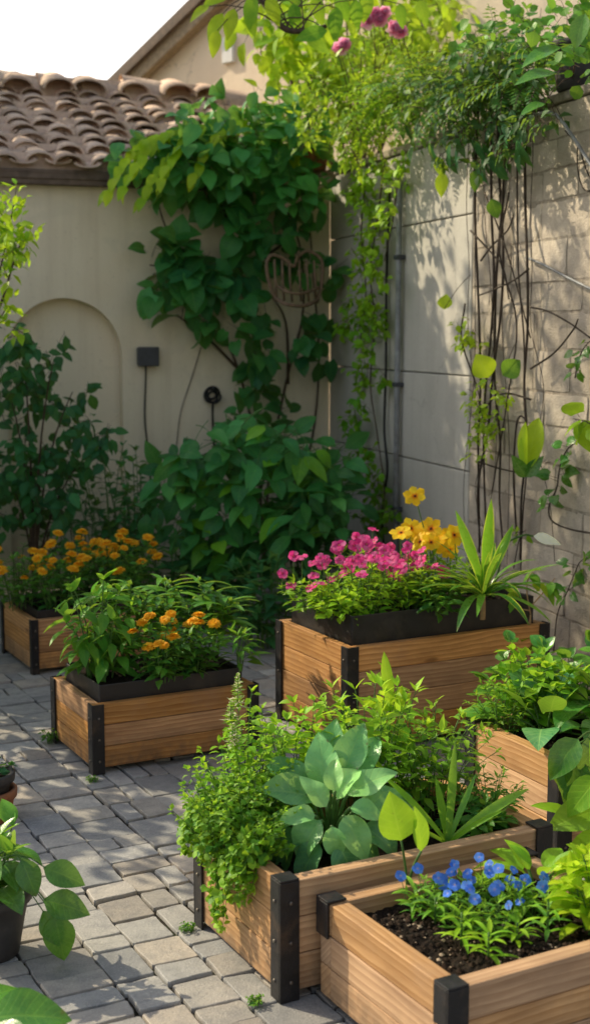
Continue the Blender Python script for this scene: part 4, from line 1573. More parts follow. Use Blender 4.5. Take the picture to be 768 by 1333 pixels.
# ---- hosta planter
H = B_HOST
tc = Plant('trailing_creeper', 'dense small leaved creeper trailing over the left side of the hosta planter', 'creeper', H.at(.07, .66), ['herb', 'fern'], 'stem')
grow_bush(tc, n=76, h=.25, r=.2, L=.026, W=.019, prof='round', per=24, lime=(-.1, .5), tip=(.5, 1), t0=.05, spread0=.5, rs=.0014, elev=.1, flop=.35, segs=2, hv=(.55, 1.1))
for k in range(46):                      # strands over the rim
    f = R.uniform(.25, 1.05)
    a = H.X @ V((R.uniform(.0, .05), f * H.d, H.ztop + R.uniform(.0, .05)))
    ln = R.uniform(.03, .12) + (.10 if .42 < f < .62 else 0)
    o = H.X.to_3x3() @ V((-1, 0, 0))
    c = a + o * R.uniform(.025, .09) - UP * ln * .2
    e = a + o * R.uniform(.03, .07) - UP * ln
    path = bez(a - o * .05 + UP * .02, c + UP * .04, e, 8)
    tube(tc.st, path, .0016, .0009, 3, cap=False)
    for p in path:
        for j in range(5):
            d = rv(1) + o * .5
            sz = R.uniform(.014, .028)
            tc.leaf(p + rv(.01), d, UP * .7 + o * .6 + rv(.5), sz, sz * .78, 'round', .5, .2, 0, tnt(.1, .85), 3, 1)
tc.done()
sp_ = Plant('flower_spike_plant', 'upright herb with pale pink flower spikes behind the creeper', 'flower', H.at(.15, .86), ['bright', 'lime'], 'stem')
tips = grow_bush(sp_, n=22, h=.40, r=.15, L=.04, W=.02, per=20, lime=(.2, .6), tip=(.5, .9), t0=.2, spread0=.4, rs=.002, flop=.5)
px_of = lambda p: PW / 2 + FPX * p.x / (p.y * cp - (p.z - CAMH) * sp)
for e, d in sorted(tips, key=lambda q: abs(px_of(q[0]) - 300) - 90 * q[0].z)[:4]:
    mbf = MB()
    top = e + UP * R.uniform(.06, .11) + rv(.01)
    tube(sp_.st, [e, top], .0016, .0008, 4)
    for j in range(90):
        t = j / 90
        p = e.lerp(top, t)
        az = 2.4 * j
        leaf(mbf, p, V((math.cos(az), math.sin(az), .5 + R.uniform(-.3, .5))), UP, .034 * (1.1 - .85 * t) * R.uniform(.6, 1.1), .010, 'petal', .4, .2, 0, (R.random(), R.uniform(.8, 1.1), .5), 2, 1)
    mbf.m = [0 if R.random() < .62 else 1 for _ in mbf.m]
    mbf.build('flower_spike', [M['bright'], M['white']], sp_.root)
sp_.done()
simple_bush('bright leafy herb behind the hosta at the rear left of its planter', 0, 0, 0, ['bright', 'herb'], 'plant', 'leafy_herb', base=H.at(.36, .95), n=26, h=.36, r=.19, L=.05, W=.03, per=12, lime=(.3, .7), tip=(.6, 1), t0=.15, spread0=.4, rs=.002)
ho = Plant('hosta_plant', 'broad leaved grey green hosta rosette in the middle of the large planter', 'hosta', at(428, 1112, H.zs), ['hosta', 'mid', 'lime'], 'stem')
hc0 = ho.b
# leaf base (pixel), distance from the heart, length, width ratio, direction in the picture, facing
for x, y, dy, L_, wr, dx, dz, ny, t_ in (
        (428, 1030, .02, .155, .62, -.25, 1, -.75, .75), (446, 1010, .05, .15, .6, .3, 1, -.5, .45), (412, 1040, .0, .15, .62, -.9, .5, -.5, .35), (452, 1035, -.02, .14, .62, .8, .6, -.5, .5),
        (400, 1058, -.03, .15, .58, -1, .12, -.35, .25), (466, 1052, .0, .15, .6, 1, .25, -.4, .3), (440, 1040, -.05, .11, .6, .2, .75, -.6, .95), (425, 1050, -.06, .10, .62, -.4, .6, -.6, .8),
        (418, 1068, -.08, .125, .66, -.55, -.45, -.45, .5), (448, 1062, -.09, .125, .7, .35, -.5, -.5, .6), (472, 1075, -.05, .12, .6, .85, -.35, -.4, .2), (395, 1085, -.06, .135, .6, -.95, -.25, -.4, .2),
        (415, 1098, -.10, .115, .74, -.45, -.5, -.5, .12), (440, 1098, -.11, .115, .76, .45, -.75, -.45, .12), (462, 1090, -.08, .12, .66, .8, -.5, -.4, .15), (385, 1100, -.05, .12, .7, -.7, -.5, -.4, .15),
        (436, 1030, -.07, .085, .62, -.1, .9, -.7, .9), (410, 1062, -.09, .09, .62, -.9, .2, -.5, .7), (456, 1052, -.08, .095, .6, .9, .15, -.5, .6), (432, 1076, -.12, .09, .7, .1, -.6, -.6, .7), (480, 1040, .06, .14, .6, .9, .4, -.3, .2), (400, 1025, .07, .14, .6, -.7, .7, -.4, .2), (430, 1000, .09, .13, .6, 0, 1, -.6, .3), (460, 1010, .08, .13, .6, .5, .9, -.4, .3)):
    q = atY(x, y, hc0.y + dy)
    tube(ho.st, bez(hc0 + rv(.012), hc0.lerp(q, .6) + UP * .035, q, 5), .0065, .0045, 6)
    d = V((dx, -.35 if dz < .6 else .05, dz))
    ho.leaf(q, d, V((-.15, ny, .8 if dz < .8 else .15)) + rv(.12), L_ * 1.06, L_ * 1.06 * wr * .9, 'ovate', R.uniform(.6, 1.6), R.uniform(.2, .55), .22, tnt(t_ + .05, t_ + .3, .8, 1.25), 11, 3, m=0, twist=R.uniform(-.5, .5))
ho.done()
simple_bush('tall airy herb of narrow light leaves right of the hosta', 0, 0, 0, ['bright', 'herb'], 'plant', 'leafy_herb', base=H.at(.60, .80), n=30, h=.42, r=.22, L=.07, W=.026, prof='lance', per=12, lime=(.2, .65), tip=(.6, 1), t0=.15, spread0=.4, rs=.0022, flop=.3)
simple_bush('bushy mid green herb at the rear right of the hosta planter', 0, 0, 0, ['herb', 'mid'], 'plant', 'leafy_herb', base=H.at(.80, .72), n=30, h=.33, r=.20, L=.05, W=.022, per=12, lime=(.1, .55), tip=(.4, .8), t0=.15, spread0=.4, rs=.002)
simple_bush('low feathery herb at the right end of the hosta planter', 0, 0, 0, ['fern', 'herb'], 'plant', 'leafy_herb', base=H.at(.95, .42), n=18, h=.15, r=.12, L=.035, W=.011, prof='lance', per=14, lime=(.1, .5), tip=(.4, .7), t0=.15, spread0=.4, rs=.0016)
simple_bush('dark low herb under the feathery one in the hosta planter', 0, 0, 0, ['mid'], 'plant', 'leafy_herb', base=H.at(.84, .3), n=12, h=.10, r=.10, L=.06, W=.028, per=9, lime=(.0, .3), tip=(.2, .5), t0=.1, spread0=.5, rs=.0018)
tl = Plant('upright_shoot', 'single bright shoot of broad strap leaves standing tallest behind the hosta', 'plant', H.at(.60, .82), ['lime', 'bright'], 'stem')
q = atY(508, 925, tl.b.y)
tube(tl.st, bez(tl.b, tl.b + UP * .2, q, 4), .005, .004, 5)
for d, L_, w_ in ((V((-.1, 0, 1)), .165, .034), (V((.3, -.2, .75)), .08, .024), (V((-1, -.3, .45)), .085, .022), (V((.75, .2, .6)), .08, .022), (V((-.5, -.5, .7)), .07, .02), (V((.1, -.6, .5)), .06, .02)):
    tl.leaf(q, d, V((0, -1, .4)), L_, w_, 'paddle', .35, .3, 0, tnt(.6, 1, 1, 1.2), 7, 1)
tl.done()
pd_ = Plant('paddle_leaf_plant', 'plant with two upright bright paddle leaves behind the blue flowers', 'plant', at(530, 1168, B_BLUE.zs), ['lime', 'bright'], 'stem')
for (x, y), L_, w_, d, nn in (((522, 1094), .125, .095, V((-.22, -.1, 1)), V((.1, -1, .15))), ((548, 1108), .11, .062, V((-.05, .1, 1)), V((.75, -.7, .1)))):
    q = atY(x, y, pd_.b.y - .02)
    tube(pd_.st, bez(pd_.b, pd_.b + UP * .06, q, 5), .0042, .003, 6)
    pd_.leaf(q, d, nn, L_, w_, 'ovate', .25, .22, .06, (.5, 1.05, .5), 9, 3, m=1)
pd_.done()
gb = Plant('grassy_plant', 'long arching grass like blades beside the paddle leaves', 'plant', at(582, 1108, H.zs), ['strap', 'bright'], 'stem')
for d, L_, w_, bd in ((V((.05, -.1, 1)), .21, .022, .15), (V((.75, -.1, .75)), .21, .026, 1.0), (V((-.6, -.1, .9)), .2, .016, .9), (V((-.8, -.2, .6)), .16, .014, 1.0), (V((.35, .1, .9)), .15, .016, .5), (V((.5, -.5, .7)), .14, .014, .8), (V((-.15, .2, 1)), .13, .02, .3)):
    gb.leaf(gb.b + UP * .02, d, UP * .5 + V((0, -.8, .2)) - d * .2, L_ * 1.35, w_ * 1.05, 'strap', bd, .4, 0, tnt(.3, .8, .95, 1.2), 10, 1, m=R.choice((0, 1)))
gb.done()

for px_, py_, lb in ((243, 1212, 'weed tuft at the back left foot of the hosta planter'), (332, 1308, 'weed tuft beside the front corner post of the hosta planter'), (120, 1018, 'weed tuft at the front corner of the black lined planter')):
    simple_bush(lb, px_, py_, 0, 'fern', 'weed', 'weed_tuft', n=9, h=.022, r=.025, L=.012, W=.008, per=7, lime=(.0, .4), rs=.0008)
# ---- blue planter
Bb = B_BLUE
bl_pos = [(556, 1192), (590, 1186), (622, 1182), (655, 1190), (690, 1196), (606, 1215), (640, 1222)]
bl_lab = ['blue flower plant at the left end of the front planter row', 'second blue flower plant from the left in the front planter', 'third blue flower plant from the left in the rear row', 'fourth blue flower plant from the left in the rear row',
          'rightmost blue flower plant in the front planter', 'blue flower plant nearest the soil at the left', 'blue flower plant with the lowest large bloom']
for (x, y), lb in zip(bl_pos, bl_lab):
    P = Plant('viola_plant', lb, 'flower', at(x, y, Bb.zs), ['herb', 'mid'], 'stem', 'blue flowers in the front planter')
    tips = grow_bush(P, n=10, h=.085, r=.052, L=.035, W=.010, prof='lance', per=9, lime=(.1, .5), tip=(.3, .7), t0=.05, spread0=.5, rs=.0012, elev=.4, flop=.3)
    R.shuffle(tips)
    for e, d in tips[:R.choice((4, 4, 5))]:
        q = e + UP * R.uniform(.012, .045) + rv(.014)
        P.twig(e - UP * .02, q, .001)
        P.flower('viola', q, UP * .7 + rv(.5) + V((-.05, -.8, 0)), R.uniform(.013, .0185))
    P.done()
sd_pos = [(540, 1190, .075, 'narrow leaved seedling at the left rear of the front planter soil'), (566, 1205, .085, 'narrow leaved seedling below the leftmost blue flowers'), (600, 1232, .10, 'tall narrow leaved seedling left of the bright one in dark soil'),
          (635, 1252, .085, 'bright green seedling nearest the front rim in dark soil'), (672, 1232, .07, 'small spreading seedling between the bright seedling and the right stem'), (712, 1222, .12, 'tall leafy stem rising at the right of the blue flowers')]
for x, y, h, lb in sd_pos:
    P = Plant('lily_seedling', lb, 'seedling', at(x, y, Bb.zs), ['bright' if 'bright' in lb else 'strap', 'bright'], 'stem', 'narrow leaved seedlings in the front planter')
    tube(P.st, [P.b - UP * .01, P.b + UP * h * .5, P.b + UP * h * .8], .0032, .0024, 6)
    for j in range(15):
        t = .15 + .8 * j / 15
        az = 2.4 * j + R.uniform(-.3, .3)
        P.leaf(P.b + UP * h * t * .8, V((math.cos(az), math.sin(az), .3 + .9 * t)), UP + rv(.15), R.uniform(.045, .075), .0115, 'strap', R.uniform(.6, 1.3), .35, 0, tnt(.3, .85, .95, 1.2), 6, 1)
    P.done()
bh = Plant('broad_leaf_plant', 'bright broad leaved plant arching behind the right of the blue flowers', 'plant', at(700, 1165, Bb.zs), ['bright', 'lime'], 'stem')
grow_rosette(bh, 18, .135, .058, 'ovate', .06, (.2, 1.25), (.7, 1.4), .25, (.35, .8), .06, 8, 2, rs=.0035, ctr=.02, mats=1)
bh.done()
yl = Plant('lime_leaf_plant', 'yellow green lime leaved plant at the right end of the front planter', 'plant', at(776, 1212, Bb.zs), ['lime', 'bright'], 'stem')
grow_bush(yl, n=12, h=.20, r=.10, L=.075, W=.048, per=8, lime=(.5, .9), tip=(.7, 1), t0=.1, spread0=.4, rs=.003, segs=5, half=2, wave=.15)
yl.done()

# ---- side planter by the stone wall
S = B_SIDE
simple_bush('fine leaved herb at the far left of the side planter', 0, 0, 0, ['herb', 'fern'], 'plant', 'leafy_herb', base=S.at(.10, .80), n=20, h=.20, r=.13, L=.04, W=.016, prof='lance', per=12, lime=(.1, .5), tip=(.4, .8), t0=.1, spread0=.4, rs=.0018)
bv = Plant('veined_leaf_plant', 'plant with large pale veined heart leaves in the side planter', 'plant', S.at(.26, .62), ['mid', 'hosta'], 'stem')
grow_rosette(bv, 10, .17, .125, 'heart', .13, (.2, 1.2), (.4, 1.0), .15, (.2, .6), .05, 8, 3, rs=.0045, ctr=.03, mats=2, back=.1)
bv.done()
simple_bush('upright herb with soft toothed leaves in the middle of the side planter', 0, 0, 0, ['bright', 'mid'], 'plant', 'leafy_herb', base=S.at(.34, .85), n=18, h=.28, r=.16, L=.075, W=.042, per=9, lime=(.1, .5), tip=(.3, .7), t0=.2, spread0=.4, rs=.0026, segs=4)
gl = Plant('glossy_plant', 'dark glossy plant with big ribbed leaves overhanging the side planter front', 'plant', S.at(.40, .25), ['gloss'], 'stem')
grow_rosette(gl, 15, .15, .09, 'ovate', .10, (-.1, 1.3), (.6, 1.4), .22, (.1, .55), .05, 8, 2, rs=.0045, ctr=.03)
for x, y, L_, dx, dz, t_ in ((752, 962, .15, -.6, -.6, .35), (748, 985, .16, -.1, -.95, .2), (732, 985, .10, -.1, -.95, .15), (765, 960, .17, .2, -.9, .2), (758, 1000, .13, -.5, -.8, .3)):
    p = atY(x, y, 3.85)
    gl.twig(gl.b + UP * .04, p, .0035, .05, 5, 4)
    gl.leaf(p, V((dx, -.3, dz)), V((-.15, -.75, .7)), L_, L_ * .62, 'ovate', .6, .22, .06, tnt(t_ - .1, t_ + .1), 8, 2)
gl.done()
gl = Plant('glossy_plant', 'glossy green plant rising highest at the right edge beside the stone wall', 'plant', S.at(.62, .55), ['gloss'], 'stem')
grow_rosette(gl, 18, .19, .115, 'ovate', .17, (.0, 1.35), (.6, 1.3), .22, (.0, .5), .05, 8, 2, rs=.005, ctr=.03)
gl.done()
rl = Plant('large_leaf_plant', 'large bright leaves leaning in at the right edge before the side planter', 'plant', at(800, 1120, .06), ['bright', 'gloss'], 'stem')
grow_rosette(rl, 8, .17, .10, 'ovate', .19, (.25, 1.3), (.5, 1.2), .2, (.3, .8), .06, 8, 2, rs=.005, ctr=.03, mats=2)
for x, y, L_, dx, dz, t_ in ((765, 1012, .14, -.6, -.5, .2), (772, 1052, .17, -.95, -.1, .5), (778, 1085, .18, -.7, -.5, .55), (770, 1110, .12, -.8, -.4, .4), (785, 1030, .16, -.3, .8, .4)):
    p = atY(x + 14, y, 3.55)
    rl.twig(rl.b + UP * .2, p, .004, .05, 5, 4)
    rl.leaf(p, V((dx, -.25, dz)), V((-.15, -.7, .8)), L_, L_ * .6, 'ovate', .6, .22, .07, tnt(t_ - .1, t_ + .1), 8, 2, m=0)
rl.done()
simple_bush('ivy clump against the foot of the stone wall behind the side planter', 0, 0, 0, ['gloss'], 'ivy', 'ivy_plant', base=S.at(.62, 1.12) - UP * S.zs, n=22, h=.62, r=.30, L=.085, W=.075, prof='heart', per=11, lime=(.0, .4), tip=(.2, .5), t0=.2, spread0=.4, rs=.003, segs=4, back=.1)

# ---- right wall: hanging vine, curtain of stems, ivy
hv = Plant('hanging_vine', 'leafy vine hanging in a narrow column down the rendered wall', 'climbing plant', rightw(492, 700, .05), ['bright', 'mid', 'deep'], 'twig')
for pts in ([(500, 210), (492, 280), (482, 350), (487, 420), (482, 500), (490, 560), (500, 640), (495, 690)], [(478, 215), (470, 300), (476, 380), (468, 450)], [(520, 210), (512, 280), (500, 340)]):
    tube(hv.st, smooth_path([rightw(x, y, R.uniform(.04, .1)) for x, y in pts], 5), .006, .003, 5)
colT = [(455, 205), (535, 205), (520, 260), (508, 300), (500, 390), (465, 400), (462, 330), (470, 290)]
colM = [(455, 390), (502, 380), (505, 450), (500, 500), (470, 520), (455, 470), (438, 430)]
colB = [(462, 500), (490, 500), (500, 600), (518, 660), (510, 700), (480, 690), (482, 640), (455, 580)]
grow_cloud(hv, colT, 70, 8, off_right(.04, .16), .055, .038, 'ovate', NR, (.45, 1), .06, .6, .2, 4, 1, .05, tw=.0015)
grow_cloud(hv, colM, 34, 8, off_right(.03, .12), .055, .038, 'ovate', NR, (.15, .6), .06, .6, .2, 4, 1, .05, tw=.0015)
grow_cloud(hv, colB, 34, 7, off_right(.03, .12), .055, .038, 'ovate', NR, (0, .4), .06, .6, .2, 4, 1, .05, tw=.0015)
hv.done()

cs = Plant('bare_vine', 'curtain of bare dark vine stems hanging down the stone wall', 'climbing plant', rightw(645, 700, .04), ['lime', 'bright', 'mid'], 'bark')
xs = [611, 619, 624, 636, 640, 652, 656, 668, 673, 684, 689]
for k, x in enumerate(xs):
    pts = []
    ph, am = R.uniform(0, 6.3), R.uniform(4, 16)
    x1 = x + R.uniform(-26, 22)
    y1 = R.uniform(700, 748)
    for j in range(9):
        t = j / 8
        y = 125 + (y1 - 125) * t
        xx = x + (x1 - x) * t + am * math.sin(ph + t * R.uniform(5, 8)) * (.3 + t)
        pts.append(rightw(xx, y, R.uniform(.02, .07)))
    r = R.choice((.0022, .003, .004, .005, .0075))
    tube(cs.st, smooth_path(pts, 5), r, r * .7, 6)
for pts in ([(688, 350), (668, 365), (640, 378), (622, 385)], [(605, 395), (600, 440), (612, 480), (622, 510), (630, 560)], [(690, 520), (660, 512), (640, 520), (628, 540)], [(620, 600), (650, 610), (688, 618)], [(690, 480), (720, 460), (745, 430), (752, 415)],
            [(625, 340), (640, 320), (660, 300), (668, 280)], [(612, 300), (640, 330), (655, 350), (662, 390)], [(662, 250), (650, 330), (672, 420), (660, 520), (640, 640)], [(630, 250), (660, 330), (690, 440)], [(690, 400), (712, 405), (740, 420), (768, 440)]):
    tube(cs.st, smooth_path([rightw(x, y, R.uniform(.05, .09)) for x, y in pts], 5), .0048, .0035, 6)
for x, y, L_, w_, d, nn, t_ in ((578, 384, .075, .075, V((.1, 0, 1)), V((-.3, -1, .2)), .9), (636, 472, .12, .12, V((-.45, -.1, .75)), V((-.2, -1, .25)), .95), (655, 470, .10, .10, V((.55, -.1, .5)), V((.3, -1, .35)), .25), (576, 235, .12, .07, V((-.1, -.1, -1)), V((-.4, -1, .1)), .9),
                               (570, 215, .10, .06, V((.2, -.1, -1)), V((-.4, -1, .1)), .6), (600, 165, .12, .07, V((.1, 0, -1)), V((-.4, -1, .1)), .3), (620, 232, .10, .06, V((-.1, 0, -1)), V((-.4, -1, .1)), .1), (640, 270, .09, .07, V((.3, 0, -1)), V((-.4, -1, .1)), .1)):
    p = rightw(x, y + (18 if d.z > 0 else -10), .12)
    q = rightw(x + (34 if x < 600 else R.uniform(5, 20)), y - 26, .05)
    tube(cs.st, bez(q, (p + q) / 2 + UP * .03, p, 4), .0022, .0016, 4, cap=False)
    cs.leaf(p, d, nn, L_, w_, 'ovate', .3, .2, .08, (t_, 1.1, .5), 8, 2, m=0 if t_ > .5 else 2, back=.05)
grow_cloud(cs, [(612, 500), (650, 490), (665, 520), (650, 560), (635, 610), (615, 600)], 34, 7, off_right(.05, .15), .04, .022, 'ovate', NR, (.4, 1), .05, .5, .2, 3, 1, 0, tw=.0012)
grow_cloud(cs, [(595, 410), (625, 405), (632, 450), (600, 445)], 9, 5, off_right(.05, .12), .05, .035, 'ovate', NR, (.5, 1), .05, .5, .2, 4, 1, 0, tw=.0012)
cs.done()
lf = Plant('paddle_leaf_vine', 'big bright paddle leaf pair standing out from the stone wall', 'climbing plant', rightw(678, 700, .06), ['lime', 'gloss', 'cream'], 'bark')
tube(lf.st, smooth_path([rightw(672, 700, .05), rightw(668, 620, .07), rightw(671, 560, .1), rightw(676, 542, .13), rightw(684, 546, .15)], 6), .0055, .004, 6)
tube(lf.st, bez(rightw(674, 616, .08), rightw(678, 618, .12), rightw(685, 606, .16), 4), .004, .003, 5)
b0 = rightw(684, 612, .17)
lf.leaf(b0, V((.22, .1, 1)), V((-.45, -1, .15)), .235, .105, 'paddle', .15, .25, .04, (.8, 1.1, .5), 10, 3, m=0)
lf.leaf(b0 + UP * .01, V((-.1, .1, 1)), V((-1, -.5, .15)), .20, .075, 'paddle', .2, .35, .04, (.9, 1.15, .5), 10, 2, m=0)
lf.leaf(b0 - UP * .03, V((.5, -.3, .75)), V((-.2, -1, .4)), .12, .06, 'ovate', .3, .3, .04, (.15, 1, .5), 8, 2, m=1)
lf.leaf(b0 - UP * .03, V((-.5, -.3, .75)), V((-.2, -1, .4)), .12, .06, 'ovate', .3, .3, .04, (.2, 1, .5), 8, 2, m=1)
lf.done()


def wall_sprig(label, pts, n, L_, w_, prof, lm, lime, r=.003, sm='bark', spread=.05, off=(.04, .09), name='ivy_sprig', t0=.3, back=.08):
    q = smooth_path([rightw(x, y, R.uniform(*off)) for x, y in pts], 6)
    P = Plant(name, label, 'ivy', q[0], lm, sm)
    tube(P.st, q, r, r * .6, 5)
    for j in range(n):
        p = q[int(len(q) * (t0 + (1 - t0) * (j + .5) / n)) - 1]
        d = rv(1) + NR * .4 - UP * .3
        e = p + d.normalized() * spread * R.uniform(.3, 1)
        tube(P.st, [p, e], .0012, .001, 3, cap=False)
        P.leaf(e, d, UP * .6 + NR * .9 + rv(.4), L_ * R.uniform(.7, 1.15), w_ * R.uniform(.7, 1.15), prof, .5, .2, .08, tnt(*lime), 5, 1, back=back)
    P.done()


wall_sprig('small ivy sprig high on the stone wall at the right edge', [(748, 492), (752, 470), (760, 452), (772, 440)], 12, .045, .04, 'heart', ['gloss'], (.1, .5), t0=.15)
wall_sprig('ivy stem looping down the lower stone wall with leaves at its top', [(800, 697), (768, 694), (738, 688), (718, 678), (714, 660), (724, 635), (728, 610), (738, 585), (760, 570)], 24, .06, .055, 'heart', ['gloss'], (.05, .4), r=.005, t0=.5)
wall_sprig('broad ivy leaves poking in from the right edge of the wall', [(800, 560), (775, 555), (760, 548), (745, 545)], 8, .12, .10, 'heart', ['bright', 'gloss'], (.3, .8), off=(.1, .2), t0=.3)
wall_sprig('ivy tendril with small leaves low on the stone wall', [(720, 850), (725, 800), (738, 770), (748, 745), (756, 730), (775, 725)], 18, .055, .045, 'heart', ['gloss'], (.1, .45), t0=.35)
wall_sprig('short twig with bright leaves just above the yellow striped plant', [(668, 740), (676, 700), (684, 690)], 6, .04, .03, 'ovate', ['bright'], (.2, .6), t0=.4)

# ---- top of the wall: fern mass, flowering shrub, backlit tree, round leaves
fm = Plant('fern_plant', 'dark feathery fern mass spilling over the top of the garden wall', 'fern', rightw(610, 140, -.08), ['fern', 'deep'], 'twig')
for x, y, n_ in ((520, 150, 26), (560, 135, 30), (600, 125, 34), (640, 125, 34), (675, 130, 28), (705, 120, 14)):
    for k in range(n_):
        a = rightw(x + R.uniform(-25, 25), y + R.uniform(-28, 18), R.uniform(-.18, .14))
        d = NR * R.uniform(.1, 1) + E2 * R.uniform(-.9, .9) + UP * R.uniform(.0, 1.0)
        lit = max(0, min(.75, (600 - x) / 110)) + (.25 if y < 130 and R.random() < .25 else 0)  # sun on the left painted as a lighter frond tint
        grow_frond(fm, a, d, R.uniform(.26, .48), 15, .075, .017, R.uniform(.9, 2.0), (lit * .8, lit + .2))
grow_cloud(fm, [(525, 95), (600, 70), (700, 65), (722, 130), (690, 185), (640, 212), (590, 195), (540, 190)], 130, 8, off_right(-.1, .3), .06, .03, 'lance', NR, (-.1, .25), .09, .6, .2, 3, 1, 0, hang=.5, vr=(.55, .95), limef=lambda x, y: (-.15 + max(0, (580 - x) / 120), .12 + max(0, (580 - x) / 90)))  # shade painted in: darker leaf colour, deepest to the right
for k in range(46):                      # broad leaves under the fringe
    x, y = samp([(520, 150), (690, 140), (690, 200), (640, 225), (600, 200), (540, 215)])
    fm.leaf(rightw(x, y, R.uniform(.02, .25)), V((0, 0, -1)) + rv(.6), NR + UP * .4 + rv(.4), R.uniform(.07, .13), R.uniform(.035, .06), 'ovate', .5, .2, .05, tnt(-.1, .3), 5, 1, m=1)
fm.done()
fs_ = Plant('flowering_shrub', 'sunlit shrub with pink double blossoms above the wall corner', 'shrub', rightw(470, 235, -.1), ['lime', 'bright', 'fern'], 'twig')
for x, y in ((440, 70), (486, 22), (516, 40), (470, 60), (500, 90), (420, 110), (540, 70), (455, 130)):
    e = atY(x, y, R.uniform(7.6, 8.1))
    tube(fs_.st, bez(fs_.b, fs_.b.lerp(e, .5) + UP * .12 + rv(.08), e, 6), .006, .002, 5)
grow_cloud(fs_, [(385, 110), (430, 60), (480, 40), (560, 30), (590, 80), (560, 130), (520, 190), (450, 215), (400, 190)], 120, 8, depth(7.5, 8.3), .06, .028, 'lance', V((-.2, -1, 0)), (.4, 1), .10, .5, .2, 3, 1, 0, hang=.2, tw=.002)
for k in range(40):
    x, y = samp([(430, 130), (500, 90), (580, 90), (560, 170), (500, 200), (450, 200)])
    grow_frond(fs_, atY(x, y, R.uniform(7.4, 7.9)), rv(1) + V((0, -.6, .3)), R.uniform(.2, .35), 12, .055, .014, 1.2, (.4, .95))
for x, y, s_ in ((442, 66, .055), (448, 58, .042), (478, 28, .055), (488, 20, .05), (496, 27, .05), (500, 18, .04), (515, 38, .05), (523, 42, .04)):
    p = atY(x, y, 7.55)
    fs_.twig(p - UP * .15 + V((.06, .1, 0)), p, .003)
    fs_.flower('rose', p, V((-.2, -1, .5)) + rv(.4), s_ * 1.15)
fs_.done()
bt = Plant('backlit_tree', 'small tree glowing yellow green with sun behind the wall corner', 'tree', CORN + E2 * .45 + E1 * .35, ['lime', 'bright'], 'twig')
tk = MB()
top = CORN + E2 * .45 + E1 * .35 + UP * 3.2
tube(tk, [bt.b, bt.b + UP * 1.6 + E1 * .05, top], .06, .035, 9)
tk.build('trunk', M['twig'], bt.root)
for x, y in ((345, 30), (380, 90), (340, 140), (420, 60), (450, 10), (500, -20), (400, 160), (560, 10)):
    e = atY(x, y, R.uniform(8.6, 9.4))
    tube(bt.st, bez(bt.b + UP * 2.4, bt.b.lerp(e, .6) + UP * .9, e, 7), .02, .004, 6)
grow_cloud(bt, [(325, 20), (360, -30), (560, -40), (600, 20), (560, 90), (470, 120), (430, 200), (360, 215), (335, 150), (350, 90)], 130, 7, depth(8.3, 9.6), .13, .075, 'ovate', V((0, -1, 0)), (.45, 1), .16, .6, .2, 4, 1, .03, hang=.4, tw=.003)
bt.done()
ob = Plant('overhanging_branch', 'brown leafy branch hanging into view at the top', 'branch', atY(300, -140, 7.0), ['bright', 'lime', 'mid'], 'twig')
q = smooth_path([atY(300, -140, 7.0), atY(335, -20, 6.9), atY(352, 15, 6.85), atY(372, 38, 6.8), (atY(400, 40, 6.8)), atY(425, 34, 6.8)], 6)
tube(ob.st, q, .022, .010, 8)
for k, (x, y, L_, dx, dz, t_) in enumerate(((290, 18, .16, -.5, -.8, .8), (283, 40, .13, -.2, -1, .9), (305, 12, .15, -.3, -1, .8), (325, 10, .14, .1, -1, .5), (330, -5, .16, -.2, -1, .6), (382, 5, .14, .1, -1, .2), (438, 10, .16, -.1, -1, .15), (425, 40, .16, -.9, -.2, .1), (400, 50, .13, .7, -.4, .2),
                                          (272, 8, .12, -.7, -.4, .9), (410, -5, .15, .2, -1, .4), (350, -5, .15, .3, -1, .7), (462, 0, .14, .1, -1, .3), (300, -10, .15, -.8, -.3, .7), (440, -10, .15, .3, -1, .3), (390, -10, .14, -.3, -1, .4), (520, 5, .12, .1, -1, .3), (545, 0, .13, .3, -1, .2), (480, -8, .14, -.2, -1, .5))):
    p = atY(x, y, 6.75 + R.uniform(-.1, .1))
    c = q[min(len(q) - 1, 8 + k % 16)]
    tube(ob.st, bez(c, (c + p) / 2 + UP * .08, p, 4), .004, .002, 4, cap=False)
    ob.leaf(p, V((dx, -.2, dz)), V((-.2, -1, .3)) + rv(.3), L_, L_ * .48, 'ovate', .5, .25, .05, tnt(t_ - .1, t_ + .1), 7, 1, m=0 if t_ < .65 else 1, back=.03)
ob.done()
rc = Plant('round_leaf_climber', 'climber with round leaves over the top right of the stone wall', 'climbing plant', rightw(745, 120, -.05), ['mid', 'gloss', 'bright'], 'twig')
grow_cloud(rc, [(590, 60), (640, 25), (700, 20), (800, -20), (800, 70), (740, 110), (690, 90), (640, 100)], 60, 7, off_right(-.2, .25), .055, .05, 'round', V((-.3, -1, 0)), (.15, .7), .10, .5, .15, 4, 1, .03, hang=.1, tw=.0016)
for x, y, L_, dx, dz in ((728, 62, .17, -1, -.25), (722, 95, .17, -1, -.05), (708, 135, .11, -.9, -.2), (760, 20, .13, -.4, -1), (690, 75, .1, -.8, .1)):
    p = rightw(x, y, .25)
    rc.twig(rightw(745, 100, 0), p, .004, .05)
    rc.leaf(p, V((dx, -.2, dz)), V((-.1, -.55, 1)), L_, L_ * .62, 'ovate', .5, .2, .04, (.35, 1.05, .5), 8, 2, m=1, back=.06)
rc.done()


